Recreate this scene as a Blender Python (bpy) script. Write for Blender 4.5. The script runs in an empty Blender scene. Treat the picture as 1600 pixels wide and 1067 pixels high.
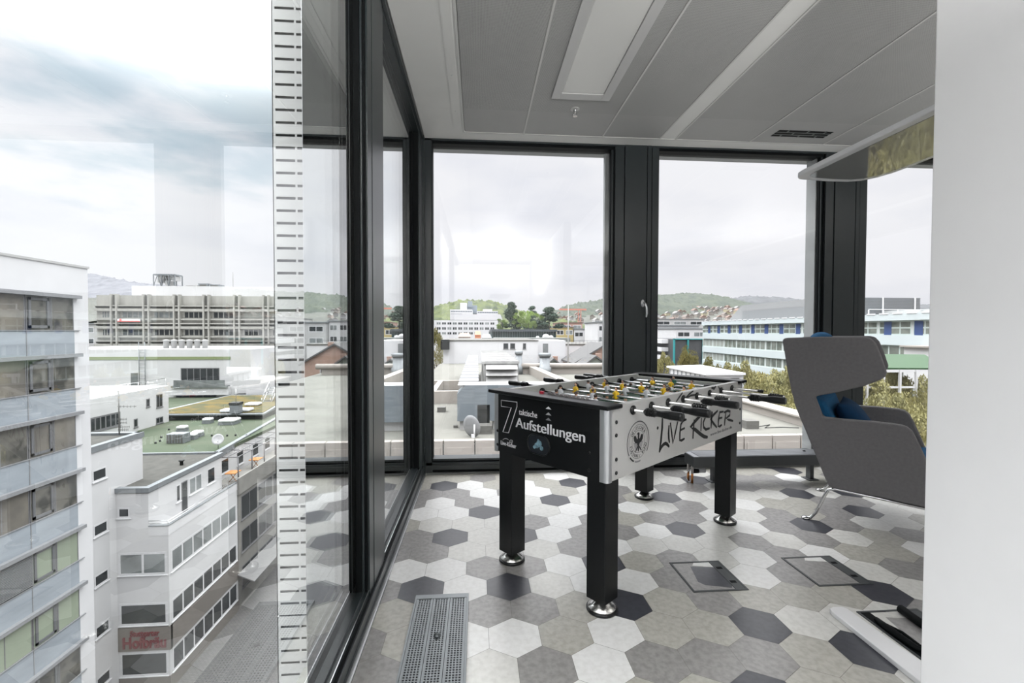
import bpy, bmesh, math, random
from mathutils import Vector, Matrix, noise as mnoise

SC = bpy.context.scene
COL = SC.collection
rnd = random.Random(7)
PI = math.pi

# ------------------------------------------------------------------ camera
HC = 1.25
FPX, YAW, PITCH, ROLL = 699.99, -0.0768, -0.0234, -0.0021
def _rm():
    cy, sy = math.cos(YAW), math.sin(YAW); cp, sp = math.cos(PITCH), math.sin(PITCH)
    cr, sr = math.cos(ROLL), math.sin(ROLL)
    return (Matrix(((cy, -sy, 0), (sy, cy, 0), (0, 0, 1))) @ Matrix(((1, 0, 0), (0, cp, -sp), (0, sp, cp)))
            @ Matrix(((cr, 0, sr), (0, 1, 0), (-sr, 0, cr))))
R3 = _rm()
EYE = Vector((0, 0, HC))
cam_d = bpy.data.cameras.new('camera')
cam_d.sensor_width = 36.0
cam_d.lens = FPX / 1600 * 36.0
cam_d.clip_start = 0.05
cam_d.clip_end = 6000
cam = bpy.data.objects.new('camera', cam_d)
COL.objects.link(cam)
m3 = Matrix((R3.col[0], R3.col[2], -R3.col[1])).transposed()
cam.matrix_world = Matrix.Translation(EYE) @ m3.to_4x4()
SC.camera = cam

def ray(px, py):
    return R3 @ Vector(((px - 800) / FPX, 1, -(py - 533.5) / FPX))
def ony(px, py, Y):
    d = ray(px, py); return EYE + d * (Y / d.y)
def onx(px, py, X):
    d = ray(px, py); return EYE + d * (X / d.x)
def onz(px, py, Z):
    d = ray(px, py); return EYE + d * ((Z - HC) / d.z)
def onp(px, py, p0, n):
    d = ray(px, py); return EYE + d * (((p0 - EYE).dot(n)) / d.dot(n))

# ------------------------------------------------------------------ exposure / view
SC.view_settings.view_transform = 'Standard'
SC.view_settings.look = 'None'
SC.view_settings.gamma = 1.0
SC.view_settings.use_curve_mapping = False
SC.view_settings.exposure = 0.3
SC.cycles.max_bounces = 10
SC.cycles.transparent_max_bounces = 16
SC.cycles.glossy_bounces = 6
SC.cycles.caustics_reflective = False
SC.cycles.sample_clamp_indirect = 6.0

# ------------------------------------------------------------------ sky
W = bpy.data.worlds.new('overcast_sky'); SC.world = W; W.use_nodes = True
nt = W.node_tree; nt.nodes.clear()
def N(t, **k):
    n = nt.nodes.new(t)
    for a, b in k.items(): setattr(n, a, b)
    return n
def L(a, b): nt.links.new(a, b)
tc = N('ShaderNodeTexCoord'); sep = N('ShaderNodeSeparateXYZ'); L(tc.outputs['Generated'], sep.inputs[0])
lum = N('ShaderNodeValToRGB'); lum.color_ramp.interpolation = 'EASE'
els = lum.color_ramp.elements
els[0].position = 0.0; els[0].color = (.30, .30, .31, 1)
els[1].position = 1.0; els[1].color = (1.6, 1.6, 1.6, 1)
for p, c in ((.46, (.195, .195, .20, 1)), (.5, (.198, .198, .206, 1)), (.70, (.210, .210, .218, 1)), (.755, (.55, .55, .56, 1)), (.84, (1.35, 1.35, 1.36, 1))):
    e = els.new(p); e.color = c
mz = N('ShaderNodeMath', operation='MULTIPLY_ADD'); mz.inputs[1].default_value = .5; mz.inputs[2].default_value = .5
L(sep.outputs['Z'], mz.inputs[0]); L(mz.outputs[0], lum.inputs[0])
mp = N('ShaderNodeMapping'); mp.inputs['Scale'].default_value = (1.6, 1.6, 5.0); L(tc.outputs['Generated'], mp.inputs[0])
nz = N('ShaderNodeTexNoise'); nz.inputs['Scale'].default_value = 1.9; nz.inputs['Detail'].default_value = 7; nz.inputs['Roughness'].default_value = .52
L(mp.outputs[0], nz.inputs['Vector'])
cl = N('ShaderNodeValToRGB'); cl.color_ramp.elements[0].position = .30; cl.color_ramp.elements[0].color = (.87, .885, .92, 1)
cl.color_ramp.elements[1].position = .55; cl.color_ramp.elements[1].color = (1, 1, 1, 1)
L(nz.outputs[0], cl.inputs[0])
mul = N('ShaderNodeMix', data_type='RGBA', blend_type='MULTIPLY'); mul.inputs[0].default_value = 1
L(lum.outputs[0], mul.inputs[6]); L(cl.outputs[0], mul.inputs[7])
# a thinner, bluer patch of cloud up to the left
gd = ray(300, 20).normalized()
dot = N('ShaderNodeVectorMath', operation='DOT_PRODUCT'); dot.inputs[1].default_value = gd; L(tc.outputs['Generated'], dot.inputs[0])
nz2 = N('ShaderNodeTexNoise'); nz2.inputs['Scale'].default_value = 3.2; nz2.inputs['Detail'].default_value = 6; L(mp.outputs[0], nz2.inputs['Vector'])
ad = N('ShaderNodeMath', operation='MULTIPLY_ADD'); ad.inputs[1].default_value = .22; L(nz2.outputs[0], ad.inputs[0]); L(dot.outputs['Value'], ad.inputs[2])
gp = N('ShaderNodeMapRange', interpolation_type='SMOOTHSTEP'); gp.inputs['From Min'].default_value = 1.055; gp.inputs['From Max'].default_value = 1.12
L(ad.outputs[0], gp.inputs['Value'])
gm = N('ShaderNodeMix', data_type='RGBA', blend_type='MULTIPLY'); L(gp.outputs[0], gm.inputs[0]); L(mul.outputs[2], gm.inputs[6]); gm.inputs[7].default_value = (.64, .75, .80, 1)
# bright cloud around the hidden sun, high in front to the left
sd = Vector((-.35, .55, .95)).normalized()
dot2 = N('ShaderNodeVectorMath', operation='DOT_PRODUCT'); dot2.inputs[1].default_value = sd; L(tc.outputs['Generated'], dot2.inputs[0])
gl = N('ShaderNodeMapRange', interpolation_type='SMOOTHSTEP'); gl.inputs['From Min'].default_value = .82; gl.inputs['From Max'].default_value = 1.0; gl.inputs['To Max'].default_value = 1.0
L(dot2.outputs['Value'], gl.inputs['Value'])
addg = N('ShaderNodeMix', data_type='RGBA', blend_type='ADD'); addg.inputs[0].default_value = 1
L(gm.outputs[2], addg.inputs[6]); L(gl.outputs[0], addg.inputs[7])
# brighter thin cloud over the street side
wz = N('ShaderNodeMapRange', interpolation_type='SMOOTHSTEP'); wz.inputs['From Min'].default_value = -.22; wz.inputs['From Max'].default_value = -.55; wz.inputs['To Min'].default_value = 1.0; wz.inputs['To Max'].default_value = 1.12
L(sep.outputs['X'], wz.inputs['Value'])
sc_ = N('ShaderNodeVectorMath', operation='SCALE'); L(addg.outputs[2], sc_.inputs[0]); L(wz.outputs[0], sc_.inputs['Scale'])
bg = N('ShaderNodeBackground'); bg.inputs['Strength'].default_value = 3.7
L(sc_.outputs[0], bg.inputs['Color'])
wo = N('ShaderNodeOutputWorld'); L(bg.outputs[0], wo.inputs[0])

# added unseen uplighters that brighten the room, behind the camera and beyond the partition
FILL_LAMPS = [(.45, -1.2, 240, 'added unseen fill uplighter between the glass wall and the partition, behind the photographer'), (2.5, -.4, 80, 'added unseen fill uplighter just beyond the white partition'),
         (4.6, .9, 75, 'added unseen fill uplighter in the middle of the office to the right')]

# ------------------------------------------------------------------ materials
MATS = {}
def mat(name, col, rough=.5, metal=0.0, var=.06, scale=8.0, spec=.5, bump=0.0, emit=None, coat=0.0, col2=None, detail=4, stretch=None, sharp=None):
    if name in MATS: return MATS[name]
    m = bpy.data.materials.new(name); m.use_nodes = True; t = m.node_tree
    b = t.nodes['Principled BSDF']
    b.inputs['Roughness'].default_value = rough; b.inputs['Metallic'].default_value = metal
    b.inputs['Specular IOR Level'].default_value = spec; b.inputs['Coat Weight'].default_value = coat
    c = t.nodes.new('ShaderNodeTexCoord'); n = t.nodes.new('ShaderNodeTexNoise')
    n.inputs['Scale'].default_value = scale; n.inputs['Detail'].default_value = detail
    if stretch:
        mpn = t.nodes.new('ShaderNodeMapping'); mpn.inputs['Scale'].default_value = stretch
        t.links.new(c.outputs['Object'], mpn.inputs[0]); t.links.new(mpn.outputs[0], n.inputs['Vector'])
    else: t.links.new(c.outputs['Object'], n.inputs['Vector'])
    r = t.nodes.new('ShaderNodeValToRGB'); lo, hi = sharp or (.3, .7)
    r.color_ramp.elements[0].position = lo; r.color_ramp.elements[1].position = hi
    a = col if col2 is None else col2
    k = 1 - var if col2 is None else 1.0
    r.color_ramp.elements[0].color = (a[0] * k, a[1] * k, a[2] * k, 1)
    k = 1 + var if col2 is None else 1.0
    r.color_ramp.elements[1].color = (min(1, col[0] * k), min(1, col[1] * k), min(1, col[2] * k), 1)
    t.links.new(n.outputs[0], r.inputs[0]); t.links.new(r.outputs[0], b.inputs['Base Color'])
    if bump:
        bp = t.nodes.new('ShaderNodeBump'); bp.inputs['Strength'].default_value = bump; bp.inputs['Distance'].default_value = .01
        t.links.new(n.outputs[0], bp.inputs['Height']); t.links.new(bp.outputs[0], b.inputs['Normal'])
    if emit:
        b.inputs['Emission Color'].default_value = (*emit[:3], 1); b.inputs['Emission Strength'].default_value = emit[3]
    MATS[name] = m; return m

def glass_mat(name, n_surf, tint=(.97, .99, .985)):
    """insulating glazing of n_surf coated surfaces: reflectance n r / (1 + (n-1) r)"""
    m = bpy.data.materials.new(name); m.use_nodes = True; t = m.node_tree; t.nodes.clear()
    def A(ty, **k):
        q = t.nodes.new(ty)
        for a, b in k.items(): setattr(q, a, b)
        return q
    lk = t.links.new
    g = A('ShaderNodeNewGeometry'); d = A('ShaderNodeVectorMath', operation='DOT_PRODUCT')
    lk(g.outputs['Incoming'], d.inputs[0]); lk(g.outputs['Normal'], d.inputs[1])
    ab = A('ShaderNodeMath', operation='ABSOLUTE'); lk(d.outputs['Value'], ab.inputs[0])
    om = A('ShaderNodeMath', operation='SUBTRACT'); om.inputs[0].default_value = 1; lk(ab.outputs[0], om.inputs[1])
    pw = A('ShaderNodeMath', operation='POWER'); pw.inputs[1].default_value = 5; lk(om.outputs[0], pw.inputs[0])
    r = A('ShaderNodeMath', operation='MULTIPLY_ADD'); r.inputs[1].default_value = .957; r.inputs[2].default_value = .043; lk(pw.outputs[0], r.inputs[0])
    nu = A('ShaderNodeMath', operation='MULTIPLY'); nu.inputs[1].default_value = n_surf; lk(r.outputs[0], nu.inputs[0])
    de = A('ShaderNodeMath', operation='MULTIPLY_ADD'); de.inputs[1].default_value = n_surf - 1; de.inputs[2].default_value = 1; lk(r.outputs[0], de.inputs[0])
    R = A('ShaderNodeMath', operation='DIVIDE'); lk(nu.outputs[0], R.inputs[0]); lk(de.outputs[0], R.inputs[1])
    tr = A('ShaderNodeBsdfTransparent'); tr.inputs[0].default_value = (*tint, 1)
    gl = A('ShaderNodeBsdfGlossy'); gl.inputs['Roughness'].default_value = 0.0; gl.inputs['Color'].default_value = (.97, .98, .98, 1)
    mx = A('ShaderNodeMixShader'); lk(R.outputs[0], mx.inputs[0]); lk(tr.outputs[0], mx.inputs[1]); lk(gl.outputs[0], mx.inputs[2])
    o = A('ShaderNodeOutputMaterial'); lk(mx.outputs[0], o.inputs[0])
    MATS[name] = m; return m

FRAME = mat('anthracite_frame', (.020, .026, .028), .32, .0, .06, 3, spec=.5)
FRAMED = mat('frame_gasket_black', (.003, .004, .0045), .6, 0, .05, 5, spec=.12)
WHITEW = mat('white_plaster', (.86, .86, .865), .7, 0, .015, 5)
CEILP = mat('ceiling_paint', (.60, .60, .585), .75, 0, .02, 4)
GLL = glass_mat('glazing_triple', 2.6)
GLF = glass_mat('glazing_double', 1.6, (.985, .99, .99))
CHROME = mat('chrome', (.66, .66, .66), .10, 1.0, .02, 3)
STEEL = mat('brushed_steel', (.62, .63, .64), .28, 1.0, .06, 30)
BLACK = mat('black_laminate', (.0035, .0042, .0048), .36, 0, .08, 6, spec=.32)
BLACKP = mat('black_plastic', (.0045, .005, .0055), .28, 0, .08, 8, spec=.35)
WHITEINK = mat('white_print', (.72, .72, .74), .6, 0, .02, 6)
GREYINK = mat('grey_print', (.22, .22, .23), .6, 0, .02, 6)
DGREYINK = mat('dark_grey_print', (.09, .09, .095), .6, 0, .02, 6)
BLACKINK = mat('black_print', (.012, .013, .014), .6, 0, .02, 6)

# ------------------------------------------------------------------ mesh helpers
class MB:
    def __init__(s): s.bm = bmesh.new(); s.mi = 0
    def m(s, i): s.mi = i; return s
    def face(s, pts, smooth=False):
        vs = [s.bm.verts.new(p) for p in pts]
        f = s.bm.faces.new(vs); f.material_index = s.mi; f.smooth = smooth; return f
    def hull8(s, b, t):
        vb = [s.bm.verts.new(p) for p in b]; vt = [s.bm.verts.new(p) for p in t]
        n = len(b); fs = [s.bm.faces.new(vb[::-1]), s.bm.faces.new(vt)]
        for i in range(n): fs.append(s.bm.faces.new((vb[i], vb[(i + 1) % n], vt[(i + 1) % n], vt[i])))
        for f in fs: f.material_index = s.mi
        return fs
    def box(s, x0, x1, y0, y1, z0, z1):
        if x0 > x1: x0, x1 = x1, x0
        if y0 > y1: y0, y1 = y1, y0
        if z0 > z1: z0, z1 = z1, z0
        s.hull8([(x0, y0, z0), (x1, y0, z0), (x1, y1, z0), (x0, y1, z0)], [(x0, y0, z1), (x1, y0, z1), (x1, y1, z1), (x0, y1, z1)]); return s
    def obox(s, c, ax, ay, az):
        c, ax, ay, az = Vector(c), Vector(ax), Vector(ay), Vector(az)
        b = [c - ax - ay - az, c + ax - ay - az, c + ax + ay - az, c - ax + ay - az]
        s.hull8(b, [p + 2 * az for p in b]); return s
    def prism(s, poly, fn, d0, d1):
        s.hull8([fn(a, b, d0) for a, b in poly], [fn(a, b, d1) for a, b in poly]); return s
    def tube(s, pts, r, n=8, closed=False, smooth=True, cap=True):
        pts = [Vector(p) for p in pts]; k = len(pts); rs = r if isinstance(r, (list, tuple)) else [r] * k
        rings = []; prev = None
        for i, p in enumerate(pts):
            if closed: d = pts[(i + 1) % k] - pts[i - 1]
            else: d = pts[min(i + 1, k - 1)] - pts[max(i - 1, 0)]
            if d.length < 1e-9: d = Vector((0, 0, 1))
            d.normalize()
            if prev is None:
                u = d.orthogonal().normalized()
            else:
                u = prev - d * prev.dot(d)
                u = u.normalized() if u.length > 1e-6 else d.orthogonal().normalized()
            prev = u; v = d.cross(u)
            rings.append([s.bm.verts.new(p + (u * math.cos(2 * PI * j / n) + v * math.sin(2 * PI * j / n)) * rs[i]) for j in range(n)])
        m = k if closed else k - 1
        for i in range(m):
            a, b = rings[i], rings[(i + 1) % k]
            for j in range(n):
                f = s.bm.faces.new((a[j], a[(j + 1) % n], b[(j + 1) % n], b[j])); f.smooth = smooth; f.material_index = s.mi
        if cap and not closed:
            for rg, rev in ((rings[0], True), (rings[-1], False)):
                f = s.bm.faces.new(rg[::-1] if rev else rg); f.material_index = s.mi
        return s
    def lathe(s, prof, c, axis=(0, 0, 1), n=24, smooth=True):
        c = Vector(c); a = Vector(axis).normalized(); u = a.orthogonal().normalized(); v = a.cross(u); rings = []
        for r, h in prof:
            rings.append([s.bm.verts.new(c + a * h + (u * math.cos(2 * PI * j / n) + v * math.sin(2 * PI * j / n)) * max(r, 1e-4)) for j in range(n)])
        for i in range(len(rings) - 1):
            for j in range(n):
                f = s.bm.faces.new((rings[i][j], rings[i][(j + 1) % n], rings[i + 1][(j + 1) % n], rings[i + 1][j])); f.smooth = smooth; f.material_index = s.mi
        for rg, rev in ((rings[0], True), (rings[-1], False)):
            f = s.bm.faces.new(rg[::-1] if rev else rg); f.material_index = s.mi
        return s
    def ball(s, c, r, sc=(1, 1, 1), n=10):
        mtx = Matrix.Translation(Vector(c)) @ Matrix.Diagonal((r * sc[0], r * sc[1], r * sc[2], 1))
        res = bmesh.ops.create_uvsphere(s.bm, u_segments=n, v_segments=max(5, n * 2 // 3), radius=1, matrix=mtx)
        for v in res['verts']:
            for f in v.link_faces: f.material_index = s.mi; f.smooth = True
        return s
    def grid(s, fn, nu, nv, smooth=True):
        vs = [[s.bm.verts.new(fn(i / nu, j / nv)) for j in range(nv + 1)] for i in range(nu + 1)]
        for i in range(nu):
            for j in range(nv):
                f = s.bm.faces.new((vs[i][j], vs[i + 1][j], vs[i + 1][j + 1], vs[i][j + 1])); f.smooth = smooth; f.material_index = s.mi
        return s
    def build(s, name, mats, parent=None, bevel=0, seg=2, subsurf=0, local=False, origin=None, solid=0, recalc=True):
        bm = s.bm
        if recalc: bmesh.ops.recalc_face_normals(bm, faces=bm.faces)
        me = bpy.data.meshes.new(name)
        if parent is not None and not local:
            off = Vector(parent.get('_o', (0, 0, 0)))
        elif parent is None and not local:
            if origin is None:
                xs = [v.co for v in bm.verts]
                lo = [min(p[i] for p in xs) for i in range(3)]; hi = [max(p[i] for p in xs) for i in range(3)]
                origin = ((lo[0] + hi[0]) / 2, (lo[1] + hi[1]) / 2, lo[2])
            off = Vector(origin)
        else: off = Vector((0, 0, 0))
        if off.length: bmesh.ops.translate(bm, verts=bm.verts, vec=-off)
        bm.to_mesh(me); bm.free()
        o = bpy.data.objects.new(name, me); COL.objects.link(o)
        for x in (mats if isinstance(mats, (list, tuple)) else [mats]): me.materials.append(x)
        if parent is not None:
            o.parent = parent; o['_o'] = list(parent.get('_o', (0, 0, 0)))
        else:
            o.location = off if not local else (0, 0, 0); o['_o'] = list(off)
        if bevel:
            b = o.modifiers.new('bevel', 'BEVEL'); b.width = bevel; b.segments = seg; b.limit_method = 'ANGLE'; b.angle_limit = .6
        if subsurf:
            b = o.modifiers.new('subsurf', 'SUBSURF'); b.levels = subsurf; b.render_levels = subsurf
        return o

def tag(o, label, cat, group=None, kind=None):
    o['label'] = label; o['category'] = cat
    if group: o['group'] = group
    if kind: o['kind'] = kind
    return o
def thing(name, label, cat, loc=(0, 0, 0), rotz=0, group=None):
    o = bpy.data.objects.new(name, None); COL.objects.link(o); o.empty_display_size = .1
    o.location = loc; o.rotation_euler = (0, 0, rotz); o['_o'] = list(loc)
    return tag(o, label, cat, group)
def struct(o): o['kind'] = 'structure'; return o
def dup(root, loc, label=None, rotz=None, scale=None):
    r = root.copy(); COL.objects.link(r); r.location = loc
    if rotz is not None: r.rotation_euler = (0, 0, rotz)
    if scale is not None: r.scale = scale
    if label: r['label'] = label
    for ch in list(root.children):
        c = ch.copy(); COL.objects.link(c); c.parent = r
        for g in list(ch.children):
            d = g.copy(); COL.objects.link(d); d.parent = c
    return r
def text_obj(name, body, size, material, parent, M, extrude=.0008, offset=0.0, width=None, shear=0.0):
    cu = bpy.data.curves.new(name, 'FONT'); cu.body = body; cu.size = size; cu.extrude = extrude; cu.offset = offset; cu.shear = shear
    tmp = bpy.data.objects.new(name, cu); COL.objects.link(tmp)
    me = bpy.data.meshes.new_from_object(tmp.evaluated_get(bpy.context.evaluated_depsgraph_get()))
    bpy.data.objects.remove(tmp); bpy.data.curves.remove(cu)
    if width:
        w = max(v.co.x for v in me.vertices) - min(v.co.x for v in me.vertices)
        me.transform(Matrix.Scale(width / w, 4, Vector((1, 0, 0))))
    me.transform(M); me.materials.clear(); me.materials.append(material)
    o = bpy.data.objects.new(name, me); COL.objects.link(o)
    if parent is not None: o.parent = parent; o['_o'] = list(parent.get('_o', (0, 0, 0)))
    return o
def basis(o, x, y, n):
    x, y, n, o = Vector(x), Vector(y), Vector(n), Vector(o)
    return Matrix(((x.x, y.x, n.x, o.x), (x.y, y.y, n.y, o.y), (x.z, y.z, n.z, o.z), (0, 0, 0, 1)))

# ================================================================== ROOM SHELL
XL, YF, CZ = -.45, 3.92, 2.90       # inner faces of the two glass facades, ceiling height
XR, YB = 7.0, -3.2
# ---- hexagonal vinyl tiles
TS, TX0, TY0 = .121286, .151217, 2.161783
TW = math.sqrt(3) * TS
def tilemat(n, c, c2, v=.5):
    m = mat(n, c, .30, 0, .0, 42, .5, 0, col2=c2, detail=14, sharp=(.36, .60)); return m
TILES = [tilemat('tile_white', (.72, .72, .712), (.655, .652, .64)), tilemat('tile_light_greige', (.60, .595, .57), (.53, .525, .50)),
         tilemat('tile_beige', (.40, .39, .355), (.325, .315, .28)), tilemat('tile_grey', (.275, .265, .26), (.205, .20, .195)),
         tilemat('tile_anthracite', (.048, .049, .060), (.036, .038, .046)), mat('tile_joint', (.16, .15, .14), .7)]
TM = {}
def row(r, c0, s):
    for i, ch in enumerate(s):
        if ch != '.': TM[(c0 + i, r)] = 'WLBGD'.index(ch)
row(-4, 2, 'BBDBB'); row(-3, -2.5, 'GLLGWGGGBDL'); row(-2, -3, 'GBWWBWBBDLLL'); row(-1, -2.5, 'BGGGBDBGBBBDL')
row(0, -3, 'GDWDLWWGGWGGLG'); row(1, -2.5, 'WWGGWDBGLWGWBB'); row(2, -3, 'GGLLLGWLLLGLGLBG')
row(3, -2.5, 'GDLDWGGWDLWGDGLL'); row(4, -3, 'BLLLGWGBGGWLGBGDLL'); row(5, -2.5, 'WWDLLWBWLGLWBBGGLL')
row(6, -3, 'GWGWLDLGBDLWLLDLDLLG'); row(7, -2.5, 'GGWGWBLGLGGLGBGBLGBL'); row(8, -3, 'BDWBWBDLLLLDGGGWBGLGB')  # near the chair one D tile stands for the chair's shadow
row(9, -2.5, 'BBGBBWLLLLGLBBBDBLGBLB'); row(10, -3, 'BBBBBLLLBGGLBBBDBBGLBL')
fl = MB()
fl.mi = 5
fl.face([(XL - .03, YB, -.004), (XR, YB, -.004), (XR, YF + .03, -.004), (XL - .03, YF + .03, -.004)])
fl.box(XL - .065, XR + .1, YB - .1, YF + .12, -.3, -.006)
g = .0008
for r in range(-31, 12):
    for k in range(-6, 36):
        c = k + .5 * (r & 1)
        cx, cy = TX0 + c * TW, TY0 + 1.5 * r * TS
        poly = [(cx + (TS - g) * math.cos(PI / 2 + PI / 3 * i), cy + (TS - g) * math.sin(PI / 2 + PI / 3 * i)) for i in range(6)]
        # clip against the room
        def clip(pl, ax, lim, sg):
            out = []
            for i in range(len(pl)):
                a, b = pl[i], pl[(i + 1) % len(pl)]
                ia, ib = sg * (a[ax] - lim) <= 0, sg * (b[ax] - lim) <= 0
                if ia: out.append(a)
                if ia != ib:
                    t = (lim - a[ax]) / (b[ax] - a[ax]); out.append((a[0] + (b[0] - a[0]) * t, a[1] + (b[1] - a[1]) * t))
            return out
        for ax, lim, sg in ((0, XL, -1), (0, XR, 1), (1, YB, -1), (1, YF, 1)):
            if poly: poly = clip(poly, ax, lim, sg)
        if len(poly) < 3: continue
        mi = TM.get((c, r)); 
        if mi is None: mi = rnd.choices(range(5), (24, 24, 22, 20, 10))[0]
        fl.mi = mi
        fl.face([(a, b, 0) for a, b in poly])
floor = struct(fl.build('floor', TILES, origin=(0, 0, 0), recalc=False))

# ---- ceiling: plaster border, metal cassettes, luminaires
PERF = mat('cassette_perforated', (.43, .43, .42), .6, .0, .03, 6)
def perforate(m):
    t = m.node_tree; b = t.nodes['Principled BSDF']
    c = t.nodes.new('ShaderNodeTexCoord'); mp_ = t.nodes.new('ShaderNodeMapping'); mp_.inputs['Scale'].default_value = (170, 170, 170)
    t.links.new(c.outputs['Object'], mp_.inputs[0])
    fr = t.nodes.new('ShaderNodeVectorMath'); fr.operation = 'FRACTION'; t.links.new(mp_.outputs[0], fr.inputs[0])
    sb = t.nodes.new('ShaderNodeVectorMath'); sb.operation = 'SUBTRACT'; sb.inputs[1].default_value = (.5, .5, 0); t.links.new(fr.outputs[0], sb.inputs[0])
    ml = t.nodes.new('ShaderNodeVectorMath'); ml.operation = 'MULTIPLY'; ml.inputs[1].default_value = (1, 1, 0); t.links.new(sb.outputs[0], ml.inputs[0])
    ln = t.nodes.new('ShaderNodeVectorMath'); ln.operation = 'LENGTH'; t.links.new(ml.outputs[0], ln.inputs[0])
    lt = t.nodes.new('ShaderNodeMath'); lt.operation = 'LESS_THAN'; lt.inputs[1].default_value = .24; t.links.new(ln.outputs['Value'], lt.inputs[0])
    src = b.inputs['Base Color'].links[0].from_socket
    mx = t.nodes.new('ShaderNodeMix'); mx.data_type = 'RGBA'; t.links.new(lt.outputs[0], mx.inputs[0]); t.links.new(src, mx.inputs[6]); mx.inputs[7].default_value = (.05, .05, .05, 1)
    t.links.new(mx.outputs[2], b.inputs['Base Color'])
perforate(PERF)
CASS = mat('cassette_plain', (.385, .385, .378), .6, 0, .02, 5)
CEILB = mat('ceiling_border', (.72, .72, .70), .7, 0, .02, 4)
c_ = MB()
c_.box(XL - .07, XR + .1, YB - .1, YF + .12, CZ + .012, CZ + .4)
c_.mi = 1
c_.box(XL, -.11, YB, YF, CZ, CZ + .012); c_.box(-.11, XR, 3.77, YF, CZ, CZ + .012)
c_.mi = 0
c_.box(-.125, -.11, YB, 3.775, CZ - .004, CZ)          # shadow-gap profile round the cassettes
c_.box(-.11, XR, 3.77, 3.783, CZ - .004, CZ)
ceil = struct(c_.build('ceiling', [CEILP, CEILB], origin=(0, 0, CZ)))
joints = [-.11, .385, 1.057, 1.556, 1.694, 2.357, 3.035, 3.71, 4.205, 4.88, 5.38, 5.52, 6.18, 6.86]
for i in range(len(joints) - 1):
    x0, x1 = joints[i] + .006, joints[i + 1] - .006
    b = MB()
    if x1 - x0 < .2:
        b.mi = 1; b.box(x0 - .003, x1 + .003, YB, 3.77, CZ + .001, CZ + .012)
    else:
        b.mi = 1; b.box(x0, x1, 3.38, 3.765, CZ, CZ + .012)
        b.mi = 0; b.box(x0, x1, YB, 3.38, CZ, CZ + .012)
    o = b.build('ceiling_panel', [PERF, CEILB if x1 - x0 < .2 else CASS], ceil)
b = MB()
for j in joints[1:]: b.box(j - .006, j + .006, YB, 3.77, CZ - .003, CZ + .004)
b.build('joint_profile', CEILP, ceil)
b = MB(); b.box(-.194, -.137, 1.9, 3.655, CZ - .003, CZ + .001); b.build('access_strip', CEILB, ceil)
b = MB()
for y in (3.42, 2.95): b.lathe([(.004, 0), (.004, .004)], (-.166, y, CZ - .0055), n=10)
b.build('screw', STEEL, ceil)

LENS = mat('luminaire_lens', (.72, .72, .70), .35, 0, .01, 3)
LFR = mat('luminaire_frame', (.55, .55, .545), .45, 0, .01, 3)
def luminaire(x, y, lit, label):
    t = thing('ceiling_light', label, 'ceiling light', (x, y, CZ), 0, None)
    b = MB(); a, l = .209, .77; ia, il = .148, .69
    for q in ((-a, -ia, -l, l), (ia, a, -l, l), (-ia, ia, -l, -il), (-ia, ia, il, l)): b.box(*q[:2], q[2], q[3], -.010, .004)
    b.build('frame', LFR, t, local=True, bevel=.002)
    b = MB(); b.box(-ia + .002, ia - .002, -il + .002, il - .002, -.005, .004)
    b.build('diffuser', mat('luminaire_lens_lit', (.8, .8, .78), .4, emit=(1, .96, .9, 4.0)) if lit else LENS, t, local=True, bevel=.012, seg=3)
    if lit:
        ld = bpy.data.lights.new('ceiling_light_lamp', 'AREA'); ld.shape = 'RECTANGLE'; ld.size = .30; ld.size_y = 1.38; ld.energy = lit; ld.color = (1, .97, .93)
        lo = bpy.data.objects.new('ceiling_light_lamp', ld); COL.objects.link(lo); lo.parent = t; lo.location = (0, 0, -.02)
luminaire(.727, 2.405, 0, 'recessed white rectangular ceiling light above the football table, switched off')
# fill uplighters shaped like the visible floor lamp, added out of view for brightness
def uplighter(x, y, e, label):
    t = thing('floor_lamp', label, 'floor lamp', (x, y, 0)); w = mat('lamp_white', (.72, .72, .73), .30, 0, .01, 3, coat=.2)
    b = MB(); b.box(-.2, .2, -.55, .55, 1.95, 1.975); b.build('lamp_head', w, t, local=True, bevel=.006)
    b = MB(); b.tube([(0, -.3, .02), (0, -.3, 1.96)], .018, 14); b.build('pole', w, t, local=True)
    b = MB(); b.box(-.06, .06, -.5, .4, 0, .02); b.build('base_plate', w, t, local=True, bevel=.004)
    ld = bpy.data.lights.new('added_fill_light', 'AREA'); ld.shape = 'RECTANGLE'; ld.size = .34; ld.size_y = 1.0; ld.energy = e; ld.color = (1, .985, .97)
    lo = bpy.data.objects.new('added_fill_light', ld); COL.objects.link(lo); lo.parent = t; lo.location = (0, 0, 1.99); lo.rotation_euler = (PI, 0, 0)
for x, y, e, lab in FILL_LAMPS: uplighter(x, y, e, lab)
sp = thing('sprinkler', 'small chrome sprinkler head hanging from the ceiling beside the light', 'sprinkler', (.721, 3.32, CZ))
MB().lathe([(.034, -.004), (.034, 0), (.0, .004)][::-1], (0, 0, -.001), n=20).build('rosette', CEILP, sp, local=True)
b = MB(); b.lathe([(.012, 0), (.012, -.018), (.008, -.02), (.008, -.03)], (0, 0, 0), n=12)
b.tube([(.009, 0, -.028), (.012, 0, -.042), (.002, 0, -.054)], .002, 6); b.tube([(-.009, 0, -.028), (-.012, 0, -.042), (-.002, 0, -.054)], .002, 6)
b.lathe([(.016, -.054), (.016, -.056)], (0, 0, 0), n=12); b.build('nozzle', CHROME, sp, local=True)
vt = thing('ceiling_vent', 'black slotted air vent in the ceiling near the windows', 'vent', (2.70, 3.585, CZ))
b = MB(); b.box(-.235, .235, -.058, .058, -.0015, .003); b.build('slots', FRAMED, vt, local=True)
b = MB()
for y in (-.022, .018): b.box(-.235, .235, y - .005, y + .005, -.004, .002)
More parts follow.
